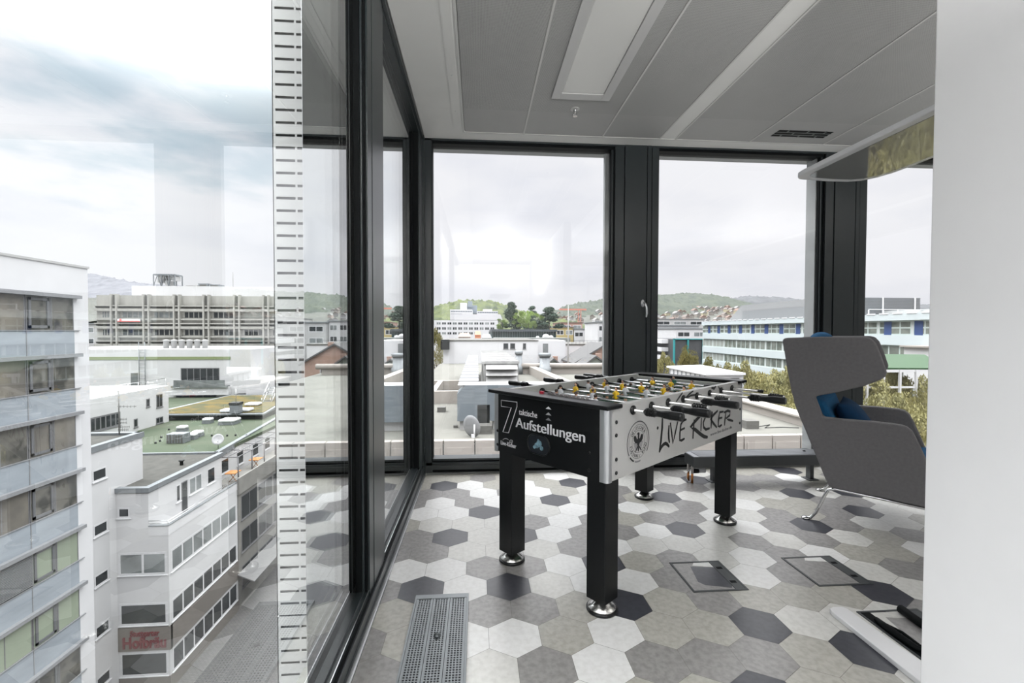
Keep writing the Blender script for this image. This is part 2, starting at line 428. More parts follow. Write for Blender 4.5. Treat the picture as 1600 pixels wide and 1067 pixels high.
for y0, xs in ((-.045, (-.15, .02, .17)), (-.002, (-.08, .10)), (.04, (-.16, 0, .15))):
    for x in xs: b.box(x - .006, x + .006, y0 - .018, y0 + .018, -.0035, .002)
b.build('grille_bars', mat('vent_grey', (.11, .12, .12), .5), vt, local=True)

# ---- facade on the left (glass wall parallel to the view), XL inner face
XG = -.515
def wall_struct(name, fn, mats, **k):
    b = MB(); fn(b); return struct(b.build(name, mats, origin=(0, 0, 0), **k))
GO = -.520     # outer face of the frame members, just behind the pane
def left(b):
    b.mi = 0     # rails: stepped section with grooves and a bright bead edge
    b.box(GO, -.450, YB, YF, .000, .040); b.box(GO, -.458, YB, YF, .044, .086); b.box(GO, -.474, YB, YF, .089, .112); b.box(GO, -.490, YB, YF, .112, .124)
    b.box(GO, -.455, YB, YF, 2.868, 2.90); b.box(GO, -.475, YB, YF, 2.855, 2.868)
    b.mi = 1; b.box(GO + .002, -.463, YB, YF, .03, .09); b.box(GO + .002, -.4465, YB, YF, -.002, .006)
    b.mi = 2; b.box(-.4505, -.4455, YB, YF, .006, .0095); b.box(-.4755, -.4725, YB, YF, .1115, .1135)
wall_struct('wall_left', left, [FRAME, FRAMED, STEEL])
def mullion(b, y0, y1):
    b.mi = 1; b.box(GO, -.496, y0, y0 + .03, 0, 2.89)            # black gasket towards the pane
    b.mi = 0; b.box(GO, -.488, y0 + .012, y0 + .020, .0, 2.90)   # thin bead
    b.mi = 1; b.box(GO, -.478, y0 + .022, y1 - .012, 0, 2.89)
    b.mi = 0
    b.box(GO, -.470, y0 + .036, y0 + .110, .0, 2.90); b.box(GO, -.468, y0 + .115, y1 - .060, .0, 2.90)
    b.box(GO, -.470, y1 - .055, y1 - .030, .0, 2.90); b.box(GO, -.472, y1 - .024, y1, .0, 2.90)
wall_struct('trim_1', lambda b: mullion(b, 1.945, 2.31), [FRAME, FRAMED])
wall_struct('trim_2', lambda b: mullion(b, -1.30, -.965), [FRAME, FRAMED])
def corner(b):
    b.mi = 0
    b.box(GO, -.452, 3.86, 4.06, 0, 2.9); b.box(GO, -.470, 3.72, 3.855, 0, 2.9); b.box(GO, -.395, YF, 4.06, 0, 2.9)
    b.mi = 1; b.box(GO, -.480, 3.70, 3.86, 0, 2.89); b.box(-.45, -.388, YF + .012, 4.04, .1, 2.88)
wall_struct('trim_3', corner, [FRAME, FRAMED])
wi = 0
for y0, y1 in ((YB, -1.30), (-.965, 1.945), (2.31, 3.72)):
    wi += 1
    b = MB(); b.face([(XG, y0 - .02, .10), (XG, y1 + .02, .10), (XG, y1 + .02, 2.87), (XG, y0 - .02, 2.87)])
    struct(b.build('window_%d' % wi, GLL, origin=(XG, (y0 + y1) / 2, .1), recalc=False))

# ---- window facade at the end of the room
YG = 3.978
cols = [(1.19, 1.617), (3.17, 3.606), (5.16, 5.596)]
def far(b):
    b.mi = 0
    x0, x1 = -.45, XR
    b.box(x0, x1, YF + .004, 4.06, .035, .075); b.box(x0, x1, YF, 4.06, .078, .100); b.box(x0, x1, YF + .018, 4.06, .100, .128)
    b.box(x0, x1, YF, 4.06, 2.885, 2.90); b.box(x0, x1, YF + .03, 4.06, 2.872, 2.885)
    b.mi = 1; b.box(x0, x1, YF + .015, 4.05, .0, .11); b.box(x0, x1, YF + .02, 4.05, 2.865, 2.89)
    b.mi = 2; b.box(x0, x1, YF - .014, YF + .02, .0, .013)
wall_struct('wall_far', far, [FRAME, FRAMED, mat('sill_strip_grey', (.20, .205, .20), .5)])
for i, (a, e) in enumerate(cols):
    def col(b, a=a, e=e):
        b.mi = 0
        b.box(a + .028, a + .108, YF + .004, 3.992, .05, 2.9)
        b.box(a + .114, a + .314, YF - .004, 3.992, .05, 2.9)
        b.box(a + .321, a + .356, YF - .004, 3.992, .05, 2.9)
        b.box(a + .366, e, YF + .004, 3.992, .05, 2.9)
        b.box(a, a + .026, YF + .03, 3.966, .1, 2.88)
        b.mi = 1; b.box(a - .006, e + .005, YF + .012 + .03, 3.985, .1, 2.87); b.box(a + .02, e - .02, YF + .012, 3.985, .04, 2.89)
    wall_struct('trim_%d' % (4 + i), col, [FRAME, FRAMED])
spans = [(-.388, 1.19), (1.617, 3.17), (3.606, 5.16), (5.596, XR)]
for i, (a, e) in enumerate(spans):
    b = MB(); b.face([(a - .01, YG, .11), (e + .01, YG, .11), (e + .01, YG, 2.88), (a - .01, YG, 2.88)])
    struct(b.build('window_%d' % (4 + i), GLF, origin=((a + e) / 2, YG, .11), recalc=False))
# outside reveals
RV = mat('outer_jamb_grey', (.30, .31, .31), .5, .1)
RVW = mat('outer_jamb_light', (.27, .28, .28), .5)
def rev(b):
    b.mi = 0
    b.box(-.6, XR, 4.08, 4.16, 2.872, 3.0)
    for x, d in ((1.158, 4.09), (3.155, 4.115), (5.15, 4.115)):
        y_ = 4.04 if x < 2 else 3.994
        b.mi = 1; b.box(x, x + .03, y_, d, .02, 2.99)
        b.mi = 0; b.box(x + .0301, x + .45, y_, d, .02, 2.98)
    b.box(-.62, XR, 4.062, 4.2, -.3, .06)
wall_struct('wall_outer', rev, [RV, RVW])
hd = thing('window_handle', 'brushed steel window handle on the dark post right of the first window', 'handle', (1.472, YF - .004, 1.50))
b = MB(); b.prism([(.016 * math.cos(t), .034 * math.sin(t)) for t in [2 * PI * i / 20 for i in range(20)]], lambda x, z, d: (x, -d, z), 0, .010)
b.build('rosette', STEEL, hd, local=True, bevel=.002)
b = MB(); b.tube([(0, -.006, .0), (0, -.045, .0), (.006, -.052, -.012), (.016, -.054, -.04), (.020, -.052, -.09), (.016, -.048, -.125)], [.009, .009, .010, .010, .010, .008], 12)
b.build('lever', STEEL, hd, local=True)

# ---- rest of the room
wall_struct('wall_right', lambda b: b.box(XR, XR + .1, YB, 4.06, 0, CZ), WHITEW)
wall_struct('wall_back', lambda b: b.box(XL - .07, XR + .1, YB - .1, YB, 0, CZ), WHITEW)
wall_struct('wall_partition', lambda b: b.box(1.30, 1.42, YB, 1.2, 0, CZ), WHITEW, bevel=.004)

# ================================================================== FOOTBALL TABLE
TH = math.radians(38.65)
tb = thing('foosball_table', 'black and white table football on four black legs in the middle of the room', 'table football', (.905, 2.606, 0), TH)
ZB, ZT = .606, .930
HU, HV = .752, .37
PANEL = mat('side_panel_silver', (.47, .468, .462), .42, 0, .02, 5)
PANELIN = mat('side_panel_inside', (.42, .425, .415), .5, 0, .02, 5)
PITCH_ = mat('pitch_green', (.025, .075, .045), .4, 0, .1, 10)
for s in (-1, 1):
    b = MB(); b.mi = 0; b.box(-HU + .012, HU - .012, s * HV, s * (HV - .028), ZB, ZT)
    b.mi = 1; b.box(-HU + .10, HU - .10, s * (HV - .028), s * (HV - .030), .80, ZT)
    b.build('side_panel', [PANEL, PANELIN], tb, local=True, bevel=.003)
for s in (-1, 1):
    b = MB(); b.box(s * HU, s * (HU - .03), -HV + .013, HV - .013, ZB, ZT - .012); e = b.build('end_panel', BLACK, tb, local=True)
    e['label'] = 'black end panel with white lettering' if s < 0 else 'plain black end panel'
    if s < 0: endp = e
    b = MB(); b.prism([(s * (HU + .026), -HV - .018), (s * (HU + .026), HV + .018), (s * (HU - .088), HV + .018), (s * (HU - .088), -HV - .018)], lambda x, y, d: (x, y, d), ZT - .013, ZT + .006)
    b.build('end_board', BLACK, tb, local=True, bevel=.018, seg=4).modifiers['bevel'].limit_method = 'NONE'
    b = MB(); b.box(s * (HU - .12), s * (HU - .09), -HV + .03, HV - .03, .80, .915); b.build('goal_wall', PANELIN, tb, local=True)
for o in [c for c in tb.children if c.name.startswith('end_board')]:
    m_ = o.modifiers['bevel']; m_.width = .006
b = MB(); b.box(-HU + .09, HU - .09, -HV + .03, HV - .03, .785, .80)
b.mi = 1
for u in (-.60, -.30, 0, .30, .60): b.box(u - .004, u + .004, -HV + .03, HV - .03, .80, .8012)
b.tube([(.10 * math.cos(t), .10 * math.sin(t), .8006) for t in [2 * PI * i / 32 for i in range(32)]], .0035, 6, closed=True)
b.build('playfield', [PITCH_, WHITEINK], tb, local=True)
FOOTM = mat('foot_steel', (.60, .59, .57), .22, 1.0, .05, 10)
ALU = mat('corner_aluminium', (.55, .56, .58), .30, .9, .03, 8)
for su in (-1, 1):
    for sv in (-1, 1):
        b = MB(); pr = []
        for i in range(9):
            t = PI / 2 * i / 8; pr.append((HU - .018 + .020 * math.sin(t), HV - .018 + .020 * math.cos(t)))
        pr = [(HU - .030, HV + .002)] + pr + [(HU + .002, HV - .040), (HU - .004, HV - .040), (HU - .004, HV - .008), (HU - .030, HV - .008)]
        poly = [(su * a, sv * c) for a, c in pr]
        b.prism(poly, lambda x, y, d: (x, y, d), ZB - .004, ZT - .014); b.build('corner_profile', ALU, tb, local=True)
        b = MB(); cx, cy = su * .681, sv * .296
        b.box(cx - .05, cx + .05, cy - .05, cy + .05, .055, ZB + .03); lg = b.build('leg', BLACK, tb, local=True, bevel=.003)
        b = MB(); b.lathe([(.0, .0), (.068, .0), (.070, .004), (.070, .012), (.066, .014)], (cx, cy, 0), n=32)
        b.build('rubber_ring', BLACKP, lg, local=True)
        b = MB(); b.lathe([(.065, .013), (.062, .020), (.046, .030), (.028, .044), (.024, .050), (.022, .060)], (cx, cy, 0), n=32); b.build('levelling_foot', FOOTM, lg, local=True)
# bolts
for u, z in ((-.69, .857), (-.69, .80), (-.688, .695), (-.688, .636), (.705, .855), (.705, .75), (.705, .66)):
    b = MB(); b.lathe([(.0085, 0), (.0085, .003), (.004, .005)], (u, -HV, z), (0, -1, 0), n=14); b.build('bolt_cap', BLACKINK, tb, local=True)
for v, z in ((.335, .715), (.335, .64), (-.275, .715), (-.275, .64)):
    b = MB(); b.lathe([(.008, 0), (.008, .003), (.004, .005)], (-HU, v, z), (-1, 0, 0), n=14); b.build('bolt_cap', BLACKP, tb, local=True)

# prints on the end panel and on the side panel; local helper: pixel on the panel plane -> local coordinates
TINV = (Matrix.Translation((.905, 2.606, 0)) @ Matrix.Rotation(TH, 4, 'Z')).inverted()
UW = Vector((math.cos(TH), math.sin(TH), 0)); VW = Vector((-math.sin(TH), math.cos(TH), 0)); TC = Vector((.905, 2.606, 0))
def pe(px, py): q = TINV @ onp(px, py, TC - UW * (HU + .0012), UW); return q
def psd(px, py): q = TINV @ onp(px, py, TC - VW * (HV + .0012), VW); return q
def z17(x, y): return (750 + x / 6.667, 575 + y / 6.667)
sv7 = [z17(*q) for q in ((222, 335), (385, 355), (385, 402), (297, 675), (238, 665), (325, 413), (222, 398))]
b = MB(); b.tube([pe(*q) for q in sv7], .0022, 6, closed=True); b.build('lettering_seven', WHITEINK, tb, local=True)
def tend(name, body, p0, p1, capz, m, off=0.0):
    a, e = pe(*p0), pe(*p1); w = (e - a).length; x = (e - a).normalized()
    x = Vector((0, -1, 0))
    o = text_obj(name, body, capz / .70, m, tb, basis(a, x, (0, 0, 1), (-1, 0, 0)), width=w)
    if off:      # heavier weight: the same outline laid down again slightly to the sides
        bmt = bmesh.new()
        for k, dy in enumerate((-off, 0, off)):
            tmp = o.data.copy(); tmp.transform(Matrix.Translation((-.0001 * k, dy, 0))); bmt.from_mesh(tmp); bpy.data.meshes.remove(tmp)
        bmt.to_mesh(o.data); bmt.free()
    return o
tend('lettering', 'taktische', z17(406, 484), z17(594, 514), .030, WHITEINK)
tend('lettering', 'Aufstellungen', z17(372, 612), (913.9, 690.5), .050, WHITEINK, .0011)
tend('lettering', 'Live-Kicker', (782.3, 694), (806, 699.5), .022, WHITEINK, .0005)
b = MB(); b.tube([pe(785.5 + 4.6 - 4.6 * math.cos(t), 688.2 - 3.0 * math.sin(t)) for t in [PI * (.12 + .76 * i / 10) for i in range(11)]], .0016, 5)
b.tube([pe(798.5 + 2.4 * math.cos(t), 689.6 + 2.4 * math.sin(t)) for t in [2 * PI * i / 14 for i in range(14)]], .0011, 5, closed=True); b.ball(pe(798.5, 689.6), .0028)
b.build('logo_arc', WHITEINK, tb, local=True)
for y0, mm in ((635, WHITEINK), (644.3, mat('mid_grey_print', (.42, .42, .43), .6)), (652.7, GREYINK)):
    b = MB(); b.prism([(0, .0), (-.018, -.013), (.018, -.013)], lambda v, z, d: pe(857, y0) + Vector((d, v, z)), 0, -.0008); b.build('arrow_mark', mm, tb, local=True)
# ball return opening
oc = pe(841.6, 694.8)
def oval(hw, hh, n=28):
    out = []
    for i in range(n):
        t = 2 * PI * i / n; cx = (hw - hh) * (1 if math.cos(t) > 0 else -1)
        out.append((cx + hh * math.cos(t), hh * math.sin(t)))
    return out
b = MB(); b.prism(oval(.073, .046), lambda v, z, d: oc + Vector((d, v, z)), .001, -.001); 
b.mi = 1; b.tube([oc + Vector((-.002, v, z)) for v, z in oval(.074, .047)], .0035, 6, closed=True)
b.build('ball_opening', [mat('opening_dark', (.004, .006, .010), .5), BLACKP], tb, local=True)
b = MB()
for v, z, r in ((-.004, .006, .020), (.012, -.006, .017), (-.02, -.014, .014), (.028, -.016, .012), (.002, .022, .010)): b.ball(oc + Vector((-.0006, v, z)), r, (.06, 1, .9))
b.build('ball', mat('worn_ball_blue', (.16, .27, .33), .3, 0, .5, 60), tb, local=True)
# handwritten brand lettering on the side panel
BR = [([(1035, 654), (1034.7, 668), (1032.6, 690), (1030.6, 705)], .0045), ([(1030.8, 704.5), (1033, 699), (1036.5, 694.5), (1039.7, 692.8), (1042.5, 694), (1045, 697.3)], .0045),
      ([(1045.3, 665.8), (1044.7, 677), (1045, 684), (1045.9, 690.3)], .0042), ([(1047.6, 661.5), (1049.5, 676), (1051.4, 692.5), (1055, 677), (1059, 659)], .0036),
      ([(1072, 655.4), (1067.5, 657), (1064, 663), (1062.4, 676), (1062.2, 687.6), (1065, 688), (1069, 685.6)], .0038), ([(1062.6, 672.5), (1069.4, 669)], .0036),
      ([(1084.7, 656.6), (1083.8, 668), (1082.9, 684)], .0040), ([(1095.5, 648.7), (1088, 656), (1079, 667.2), (1086, 671), (1095, 678.6), (1100, 682), (1105, 683)], .0055),
      ([(1095.9, 654), (1095.5, 664), (1095.2, 672.4)], .0040), ([(1106.4, 648), (1102, 652), (1098.9, 660), (1099.5, 667.5), (1103, 671), (1108.3, 669.2)], .0042),
      ([(1113, 644), (1111.8, 656), (1111, 668)], .0040), ([(1121, 642), (1115, 648), (1110.5, 654.8), (1114.5, 661), (1119.6, 667.2)], .0044),
      ([(1130, 643), (1124.5, 644), (1123, 653), (1122.2, 666), (1125, 666), (1127.4, 664)], .0040), ([(1123, 654), (1128, 652.5)], .0038),
      ([(1134, 646), (1133, 655), (1132.2, 663.5)], .0040), ([(1131.6, 644.2), (1137, 641.6), (1141, 643), (1140.4, 648.5), (1134.4, 653.9), (1139, 656), (1144.9, 657.4)], .0042),
      ([(1066, 614), (1061, 621), (1056.3, 628)], .0030), ([(1083, 611), (1077, 615.5), (1071, 622)], .0028), ([(1073, 622), (1079, 618), (1087, 616.6), (1096, 617.6)], .0028),
      ([(1112, 606), (1116, 607), (1118, 604)], .0040), ([(1122.5, 604), (1124.5, 608), (1124.5, 612)], .0025)]
b = MB()
for st, r in BR:
    pts = [psd(*q) for q in st]
    # ribbon swept along the stroke, lying flat on the panel
    n = len(pts); lft, rgt = [], []
    for i, p in enumerate(pts):
        d = (pts[min(i + 1, n - 1)] - pts[max(i - 1, 0)]); d.y = 0; d.normalize(); q = Vector((-d.z, 0, d.x))
        w = r * 2.0 * (1 if 0 < i < n - 1 else .75); lft.append(p + q * w); rgt.append(p - q * w)
    b.hull8([Vector((p.x, p.y + .0012, p.z)) for p in lft + rgt[::-1]], [Vector((p.x, p.y - .0002, p.z)) for p in lft + rgt[::-1]]) if n < 3 else None
    if n >= 3:
        for i in range(n - 1): b.face([lft[i], lft[i + 1], rgt[i + 1], rgt[i]])
    for p in (pts[0], pts[-1]): b.lathe([(r * 1.5, 0), (r * 1.5, .0004)], p, (0, -1, 0), n=10)
b.lathe([(.008, 0), (.008, .0004)], psd(1027.6, 668.6), (0, -1, 0), n=12)
b.build('lettering_brand', BLACKINK, tb, local=True)
a, e = psd(1110, 681.5), psd(1143.5, 669.7)
text_obj('lettering_web_address', 'www.live-kicker.de', .026, GREYINK, tb, basis(a, (1, 0, 0), (0, 0, 1), (0, -1, 0)), width=abs(e.x - a.x))
# association crest
cc = psd(996.0, 690.0); cc.z = .744; cc.x = -.512
def ring(r, w, a0, a1, m, nm, n=48):
    b = MB()
    for i in range(n):
        t0 = math.radians(a0 + (a1 - a0) * i / n); t1 = math.radians(a0 + (a1 - a0) * (i + 1) / n)
        P_ = lambda rr, t: cc + Vector((rr * math.cos(t), 0, rr * math.sin(t)))
        b.face([P_(r - w, t0), P_(r + w, t0), P_(r + w, t1), P_(r - w, t1)])
    b.build(nm, m, tb, local=True)
ring(.0925, .0026, -38, 215, DGREYINK, 'crest_ring'); ring(.0925, .0036, 222, 247, BLACKINK, 'crest_ring'); ring(.0925, .0036, 252, 282, GREYINK, 'crest_ring')
ring(.078, .0010, 0, 360, DGREYINK, 'crest_ring'); ring(.052, .0010, 0, 360, DGREYINK, 'crest_ring')
def arc_text(body, r, a_mid, step, size, flip):
    for i, ch in enumerate(body):
        if ch == ' ': continue
        t = math.radians(a_mid + (i - (len(body) - 1) / 2) * step * (1 if flip else -1))
        up = Vector((math.cos(t), 0, math.sin(t))) * (-1 if flip else 1)
        xd = Vector((up.z, 0, -up.x)); o_ = cc + Vector((math.cos(t), 0, math.sin(t))) * r - xd * size * .32 - up * size * .36
        letters.append((ch, o_, xd, up, size))
letters = []
arc_text('DEUTSCHER', .065, 92, 13.5, .021, False); arc_text('FUSSBALL-BUND', .065, 268, 12, .021, True)
lm = MB()
for ch, o_, xd, up, size in letters:
    tmp = text_obj('t', ch, size, DGREYINK, None, basis(o_, xd, up, (0, -1, 0)), extrude=.0003)
    bmt = bmesh.new(); bmt.from_mesh(tmp.data)
    vm = [lm.bm.verts.new(v.co) for v in bmt.verts]
    bmt.verts.index_update()
    for f in bmt.faces:
        try: lm.bm.faces.new([vm[v.index] for v in f.verts])
        except ValueError: pass
    bmt.free(); bpy.data.objects.remove(tmp)
lm.build('crest_lettering', DGREYINK, tb, local=True)
b = MB()
def cp(x, z): return cc + Vector((x, -.0002, z))
for sg in (1, -1):
    b.face([cp(sg * x, z) for x, z in ((.0, .016), (.012, .012), (.018, .022), (.024, .030), (.036, .030), (.040, .020), (.037, .008), (.026, -.004), (.012, -.006), (.008, -.018), (.0, -.018))])
    b.face([cp(sg * x, z) for x, z in ((.003, -.014), (.010, -.022), (.022, -.036), (.027, -.046), (.020, -.044), (.012, -.036), (.004, -.026))])
b.face([cp(x, z) for x, z in ((-.006, .010), (.006, .010), (.007, .026), (.010, .036), (.004, .042), (-.006, .042), (-.013, .035), (-.006, .033))])
b.face([cp(x, z) for x, z in ((-.005, -.014), (.005, -.014), (.006, -.040), (.0, -.049), (-.006, -.040))])
b.build('crest_eagle', BLACKINK, tb, local=True)
b = MB()
for sg in (1, -1):
    for k in range(5): b.face([cp(sg * x, z) + Vector((0, .0001, 0)) for x, z in ((.012, -.006 - .005 * k), (.040 - .003 * k, -.002 - .007 * k), (.040 - .003 * k, -.006 - .007 * k), (.012, -.009 - .005 * k))])
b.build('crest_feathers', GREYINK, tb, local=True)
# score counters and a red token on the end board
b = MB()
for i in range(10): b.box(-.69, -.682, .03 - .026 * i, .012 - .026 * i, ZT + .006, ZT + .016)
b.build('score_counter', mat('counter_grey', (.22, .20, .20), .4), tb, local=True)
b = MB(); b.tube([(-.686, .06, ZT + .011), (-.686, -.25, ZT + .011)], .003, 6); b.build('score_rod', STEEL, tb, local=True)
b = MB(); b.box(-.692, -.680, .085, .062, ZT + .006, ZT + .017); b.build('score_token', mat('token_red', (.55, .03, .06), .35), tb, local=True)

# rods with men
SKIN = mat('figure_skin', (.62, .36, .25), .5, 0, .05, 20); HAIR = mat('figure_hair', (.035, .020, .018), .4, 0, .2, 20)
SH_W = mat('figure_shirt_white', (.66, .67, .70), .4); SH_Y = mat('figure_shirt_yellow', (.78, .50, .02), .35); SH_G = mat('figure_shirt_green', (.01, .09, .06), .4)
SHORT = mat('figure_shorts_black', (.012, .012, .014), .4); BOOT = mat('figure_boot', (.02, .02, .022), .4)
def man_mesh(name, shirt):
    b = MB()
    b.mi = 0; b.lathe([(.0105, -.022), (.0135, -.012), (.0150, .002), (.0165, .014), (.0140, .024), (.0065, .029)], (0, 0, 0), n=14)
    for v in b.bm.verts: v.co.x *= .78
    for s in (-1, 1): b.tube([(0, s * .0145, .020), (-.001, s * .0185, .006), (-.004, s * .0175, -.008)], [.0050, .0050, .0042], 8)
    b.mi = 1; b.lathe([(.0052, .027), (.0055, .033)], (0, 0, 0), n=8); b.ball((0, 0, .041), .0098, (.95, .9, 1.15), 12)
    for s in (-1, 1): b.ball((-.005, s * .0172, -.011), .0042, n=7)
    b.ball((-.0095, 0, .040), .0022, n=6)
    b.mi = 2; b.ball((.0018, 0, .0445), .0103, (.95, .98, .92), 12)
    b.mi = 3; b.lathe([(.0122, -.020), (.0125, -.034), (.0098, -.036)], (0, 0, 0), n=12)
    b.mi = 1
    for s in (-1, 1): b.tube([(0, s * .006, -.034), (.001, s * .006, -.058)], [.0048, .0040], 8)
    b.mi = 4; b.box(-.010, .008, -.0115, .0115, -.072, -.057)
    me_o = b.build(name, [shirt, SKIN, HAIR, SHORT, BOOT], tb, local=True)
    me = me_o.data; bpy.data.objects.remove(me_o); return me
MEN = {'W': man_mesh('player', SH_W), 'Y': man_mesh('player', SH_Y), 'G': man_mesh('player', SH_G)}
ZR = .895
def handle(b, v0, s, big=True):
    """grip along -v/+v: ribbed collar, then a swelling octagonal grip"""
    if big:
        pr = [(.014, 0), (.017, .004)]
        for i in range(4): pr += [(.0185, .008 + .011 * i), (.0185, .013 + .011 * i), (.0150, .015 + .011 * i), (.0150, .0175 + .011 * i)]
        pr += [(.0140, .060), (.0145, .075), (.0175, .095), (.0190, .115), (.0190, .165), (.0170, .172), (.0, .174)]
    else:
        pr = [(.010, 0)]
        for i in range(4): pr += [(.0145, .003 + .012 * i), (.0145, .009 + .012 * i), (.0105, .011 + .012 * i), (.0105, .013 + .012 * i)]
        pr += [(.0110, .054), (.0110, .068), (.0, .069)]
    b.lathe(pr, (0, v0, 0), (0, s, 0), n=12 if big else 16, smooth=not big)
RODS = [('W', [.085, -.045, -.168], -.435, .455, 0, 'R'), ('W', [.195, -.03], -.478, .50, 0, 'R'), ('Y', [.215, .089, -.067], -.575, .62, 0, 'L'),
        ('W', [.243, .105, -.024, -.16, -.285], -.475, .49, 0, 'R'), ('Y', [.232, .102, -.032, -.178, -.30], -.548, .59, 0, 'L'), ('W', [.12, -.018, -.146], -.588, .42, 72, 'R'),
        ('Y', [.078, -.055, -.191], -.71, .56, 0, 'L'), ('G', [.01], -.55, .60, 0, 'L')]
for k, (team, vs, vr, vl, tilt, side) in enumerate(RODS):
    u = -.562 + .1606 * k
    b = MB(); b.tube([(0, vr - (.03 if side == 'R' else 0), 0), (0, vl + (.03 if side == 'L' else 0), 0)], .0078, 12)
    rod = b.build('rod', CHROME, tb, local=True); rod.location = (u, 0, ZR); rod['_o'] = [0, 0, 0]
    for i, v in enumerate(vs):
        o = bpy.data.objects.new('player', MEN[team]); COL.objects.link(o); o.parent = rod; o.location = (0, v, 0); o.scale = (.95, .95, .95)
        o.rotation_euler = (0, math.radians((tilt if tilt else rnd.uniform(-5, 5))), PI if team == 'W' else 0)
        o['label'] = {'W': 'figure in a white shirt', 'Y': 'figure in a yellow shirt', 'G': 'goalkeeper figure in a dark green shirt'}[team]
    for s in (-1, 1):
        b = MB(); b.lathe([(.0185, .0), (.0215, .002), (.0215, .007), (.0135, .009), (.012, .014)], (0, s * HV, 0), (0, s, 0), n=20)
        b.lathe([(.0205, .0), (.0205, .010), (.013, .013)], (0, s * (HV - .030), 0), (0, -s, 0), n=20); b.build('bearing', BLACKP, rod, local=True)
    b = MB()
    if side == 'R':
        handle(b, vr, -1); b.build('handle', BLACKP, rod, local=True)
        b = MB(); handle(b, vl - .06, 1, False); b.build('rod_end', BLACKP, rod, local=True)
    else:
        handle(b, vl, 1); b.build('handle', BLACKP, rod, local=True)
        b = MB()
        if k == 7: b.lathe([(.0105, 0), (.0105, .024), (.0, .025)], (0, vr + .022, 0), (0, -1, 0), n=14)
        else: handle(b, vr + .075, -1, False)
        b.build('rod_end', BLACKP, rod, local=True)
        if k == 7:
            b = MB(); b.lathe([(.008, 0), (.0125, .002), (.0125, .05), (.008, .052)], (0, .20, 0), (0, -1, 0), n=14); b.build('stopper', BLACKP, rod, local=True)
            b = MB(); b.lathe([(.008, 0), (.0125, .002), (.0125, .05), (.008, .052)], (0, -.20, 0), (0, -1, 0), n=14); b.build('stopper', BLACKP, rod, local=True)

# ================================================================== WING CHAIR
S2 = math.sqrt(.5)
FELT = mat('felt_grey', (.170, .165, .170), .95, 0, .07, 60, .2, bump=.05); FELTD = mat('felt_dark', (.060, .060, .063), .95, 0, .08, 60, .2)
BLUE = mat('wool_blue', (.010, .075, .17), .95, 0, .10, 50, .2, bump=.05); BLUED = mat('wool_navy', (.006, .035, .085), .95, 0, .10, 50, .2)
ch = thing('wing_chair', 'grey felt wing chair with high side wings, facing right by the window', 'armchair', (2.182, 2.779, 0), math.radians(-45))
# local frame: x forward, y to the far side, z up
side = [(.105, .256), (.078, .325), (.052, .396), (.010, .505), (-.032, .617), (-.062, .690), (-.088, .766), (-.113, .880), (-.134, .990), (-.150, 1.10), (-.166, 1.185), (-.156, 1.204), (-.135, 1.208),
        (.05, 1.217), (.276, 1.219), (.305, 1.212), (.330, 1.180), (.358, 1.10), (.384, 1.006), (.382, .985), (.360, .961), (.28, .915), (.15, .865), (.032, .828), (.030, .815), (.070, .701), (.085, .697),
        (.18, .696), (.33, .701), (.45, .698), (.480, .690), (.505, .668), (.530, .61), (.555, .545), (.60, .42), (.645, .255), (.632, .236), (.60, .230), (.36, .242), (.12, .246)]
CW = .76
for y0, y1, nm in ((0, .045, 'side_shell'), (CW - .045, CW, 'side_shell')):
    b = MB(); b.prism(side, lambda x, z, d: (x, d, z), y0, y1); b.build(nm, FELT, ch, local=True, bevel=.012, seg=3)
bk = side[:11]
b = MB()
for i in range(len(bk) - 1):
    (x0, z0), (x1, z1) = bk[i], bk[i + 1]
    b.hull8([(x0 + .01, .04, z0), (x0 + .075, .04, z0), (x0 + .075, CW - .04, z0), (x0 + .01, CW - .04, z0)], [(x1 + .01, .04, z1), (x1 + .075, .04, z1), (x1 + .075, CW - .04, z1), (x1 + .01, CW - .04, z1)])
b.build('back_shell', FELTD, ch, local=True)
b = MB(); b.box(.10, .60, .045, CW - .045, .245, .29); b.build('seat_base', FELTD, ch, local=True, bevel=.01)
b = MB(); b.box(.10, .67, .05, CW - .05, .29, .455); b.build('seat_cushion', BLUE, ch, local=True, bevel=.045, seg=4)
b = MB(); b.hull8([(.06, .05, .44), (.20, .05, .44), (.20, CW - .05, .44), (.06, CW - .05, .44)], [(-.06, .05, .80), (.075, .05, .80), (.075, CW - .05, .80), (-.06, CW - .05, .80)])
b.build('back_cushion', BLUE, ch, local=True, bevel=.035, seg=4)
b = MB(); b.ball((.0, CW / 2 + .16, 1.186), 1, (.075, .20, .062), 20); hr = b.build('headrest_cushion', BLUE, ch, local=True)
b = MB(); b.box(-.12, -.02, CW / 2 + .13, CW / 2 + .19, 1.06, 1.20); b.build('headrest_strap', BLUED, ch, local=True)
pil = MB()
def pf(i, j):
    a, c = i * 2 - 1, j * 2 - 1
    t = (max(0, 1 - abs(a) ** 3.0) * max(0, 1 - abs(c) ** 3.0)) ** .55
    k = 1 - .08 * (1 - abs(a) ** 2) * (abs(c) ** 4); k2 = 1 - .08 * (1 - abs(c) ** 2) * (abs(a) ** 4)
    return a * .22 * k2, c * .20 * k, .075 * t
def pmap(p): 
    x, y, h = p
    ax = Vector((0, 1, 0)); ay = Vector((-.52, 0, .85)).normalized(); n = Vector((.85, 0, .52)).normalized()
    return Vector((.235, .40, .600)) + ax * x + ay * y + n * h
pil.grid(lambda i, j: pmap(pf(i, j)), 20, 20); pil.grid(lambda i, j: pmap((pf(i, j)[0], pf(i, j)[1], -pf(i, j)[2])), 20, 20)
bmesh.ops.remove_doubles(pil.bm, verts=pil.bm.verts, dist=.0005)
po = pil.build('scatter_cushion', BLUED, None, origin=None)
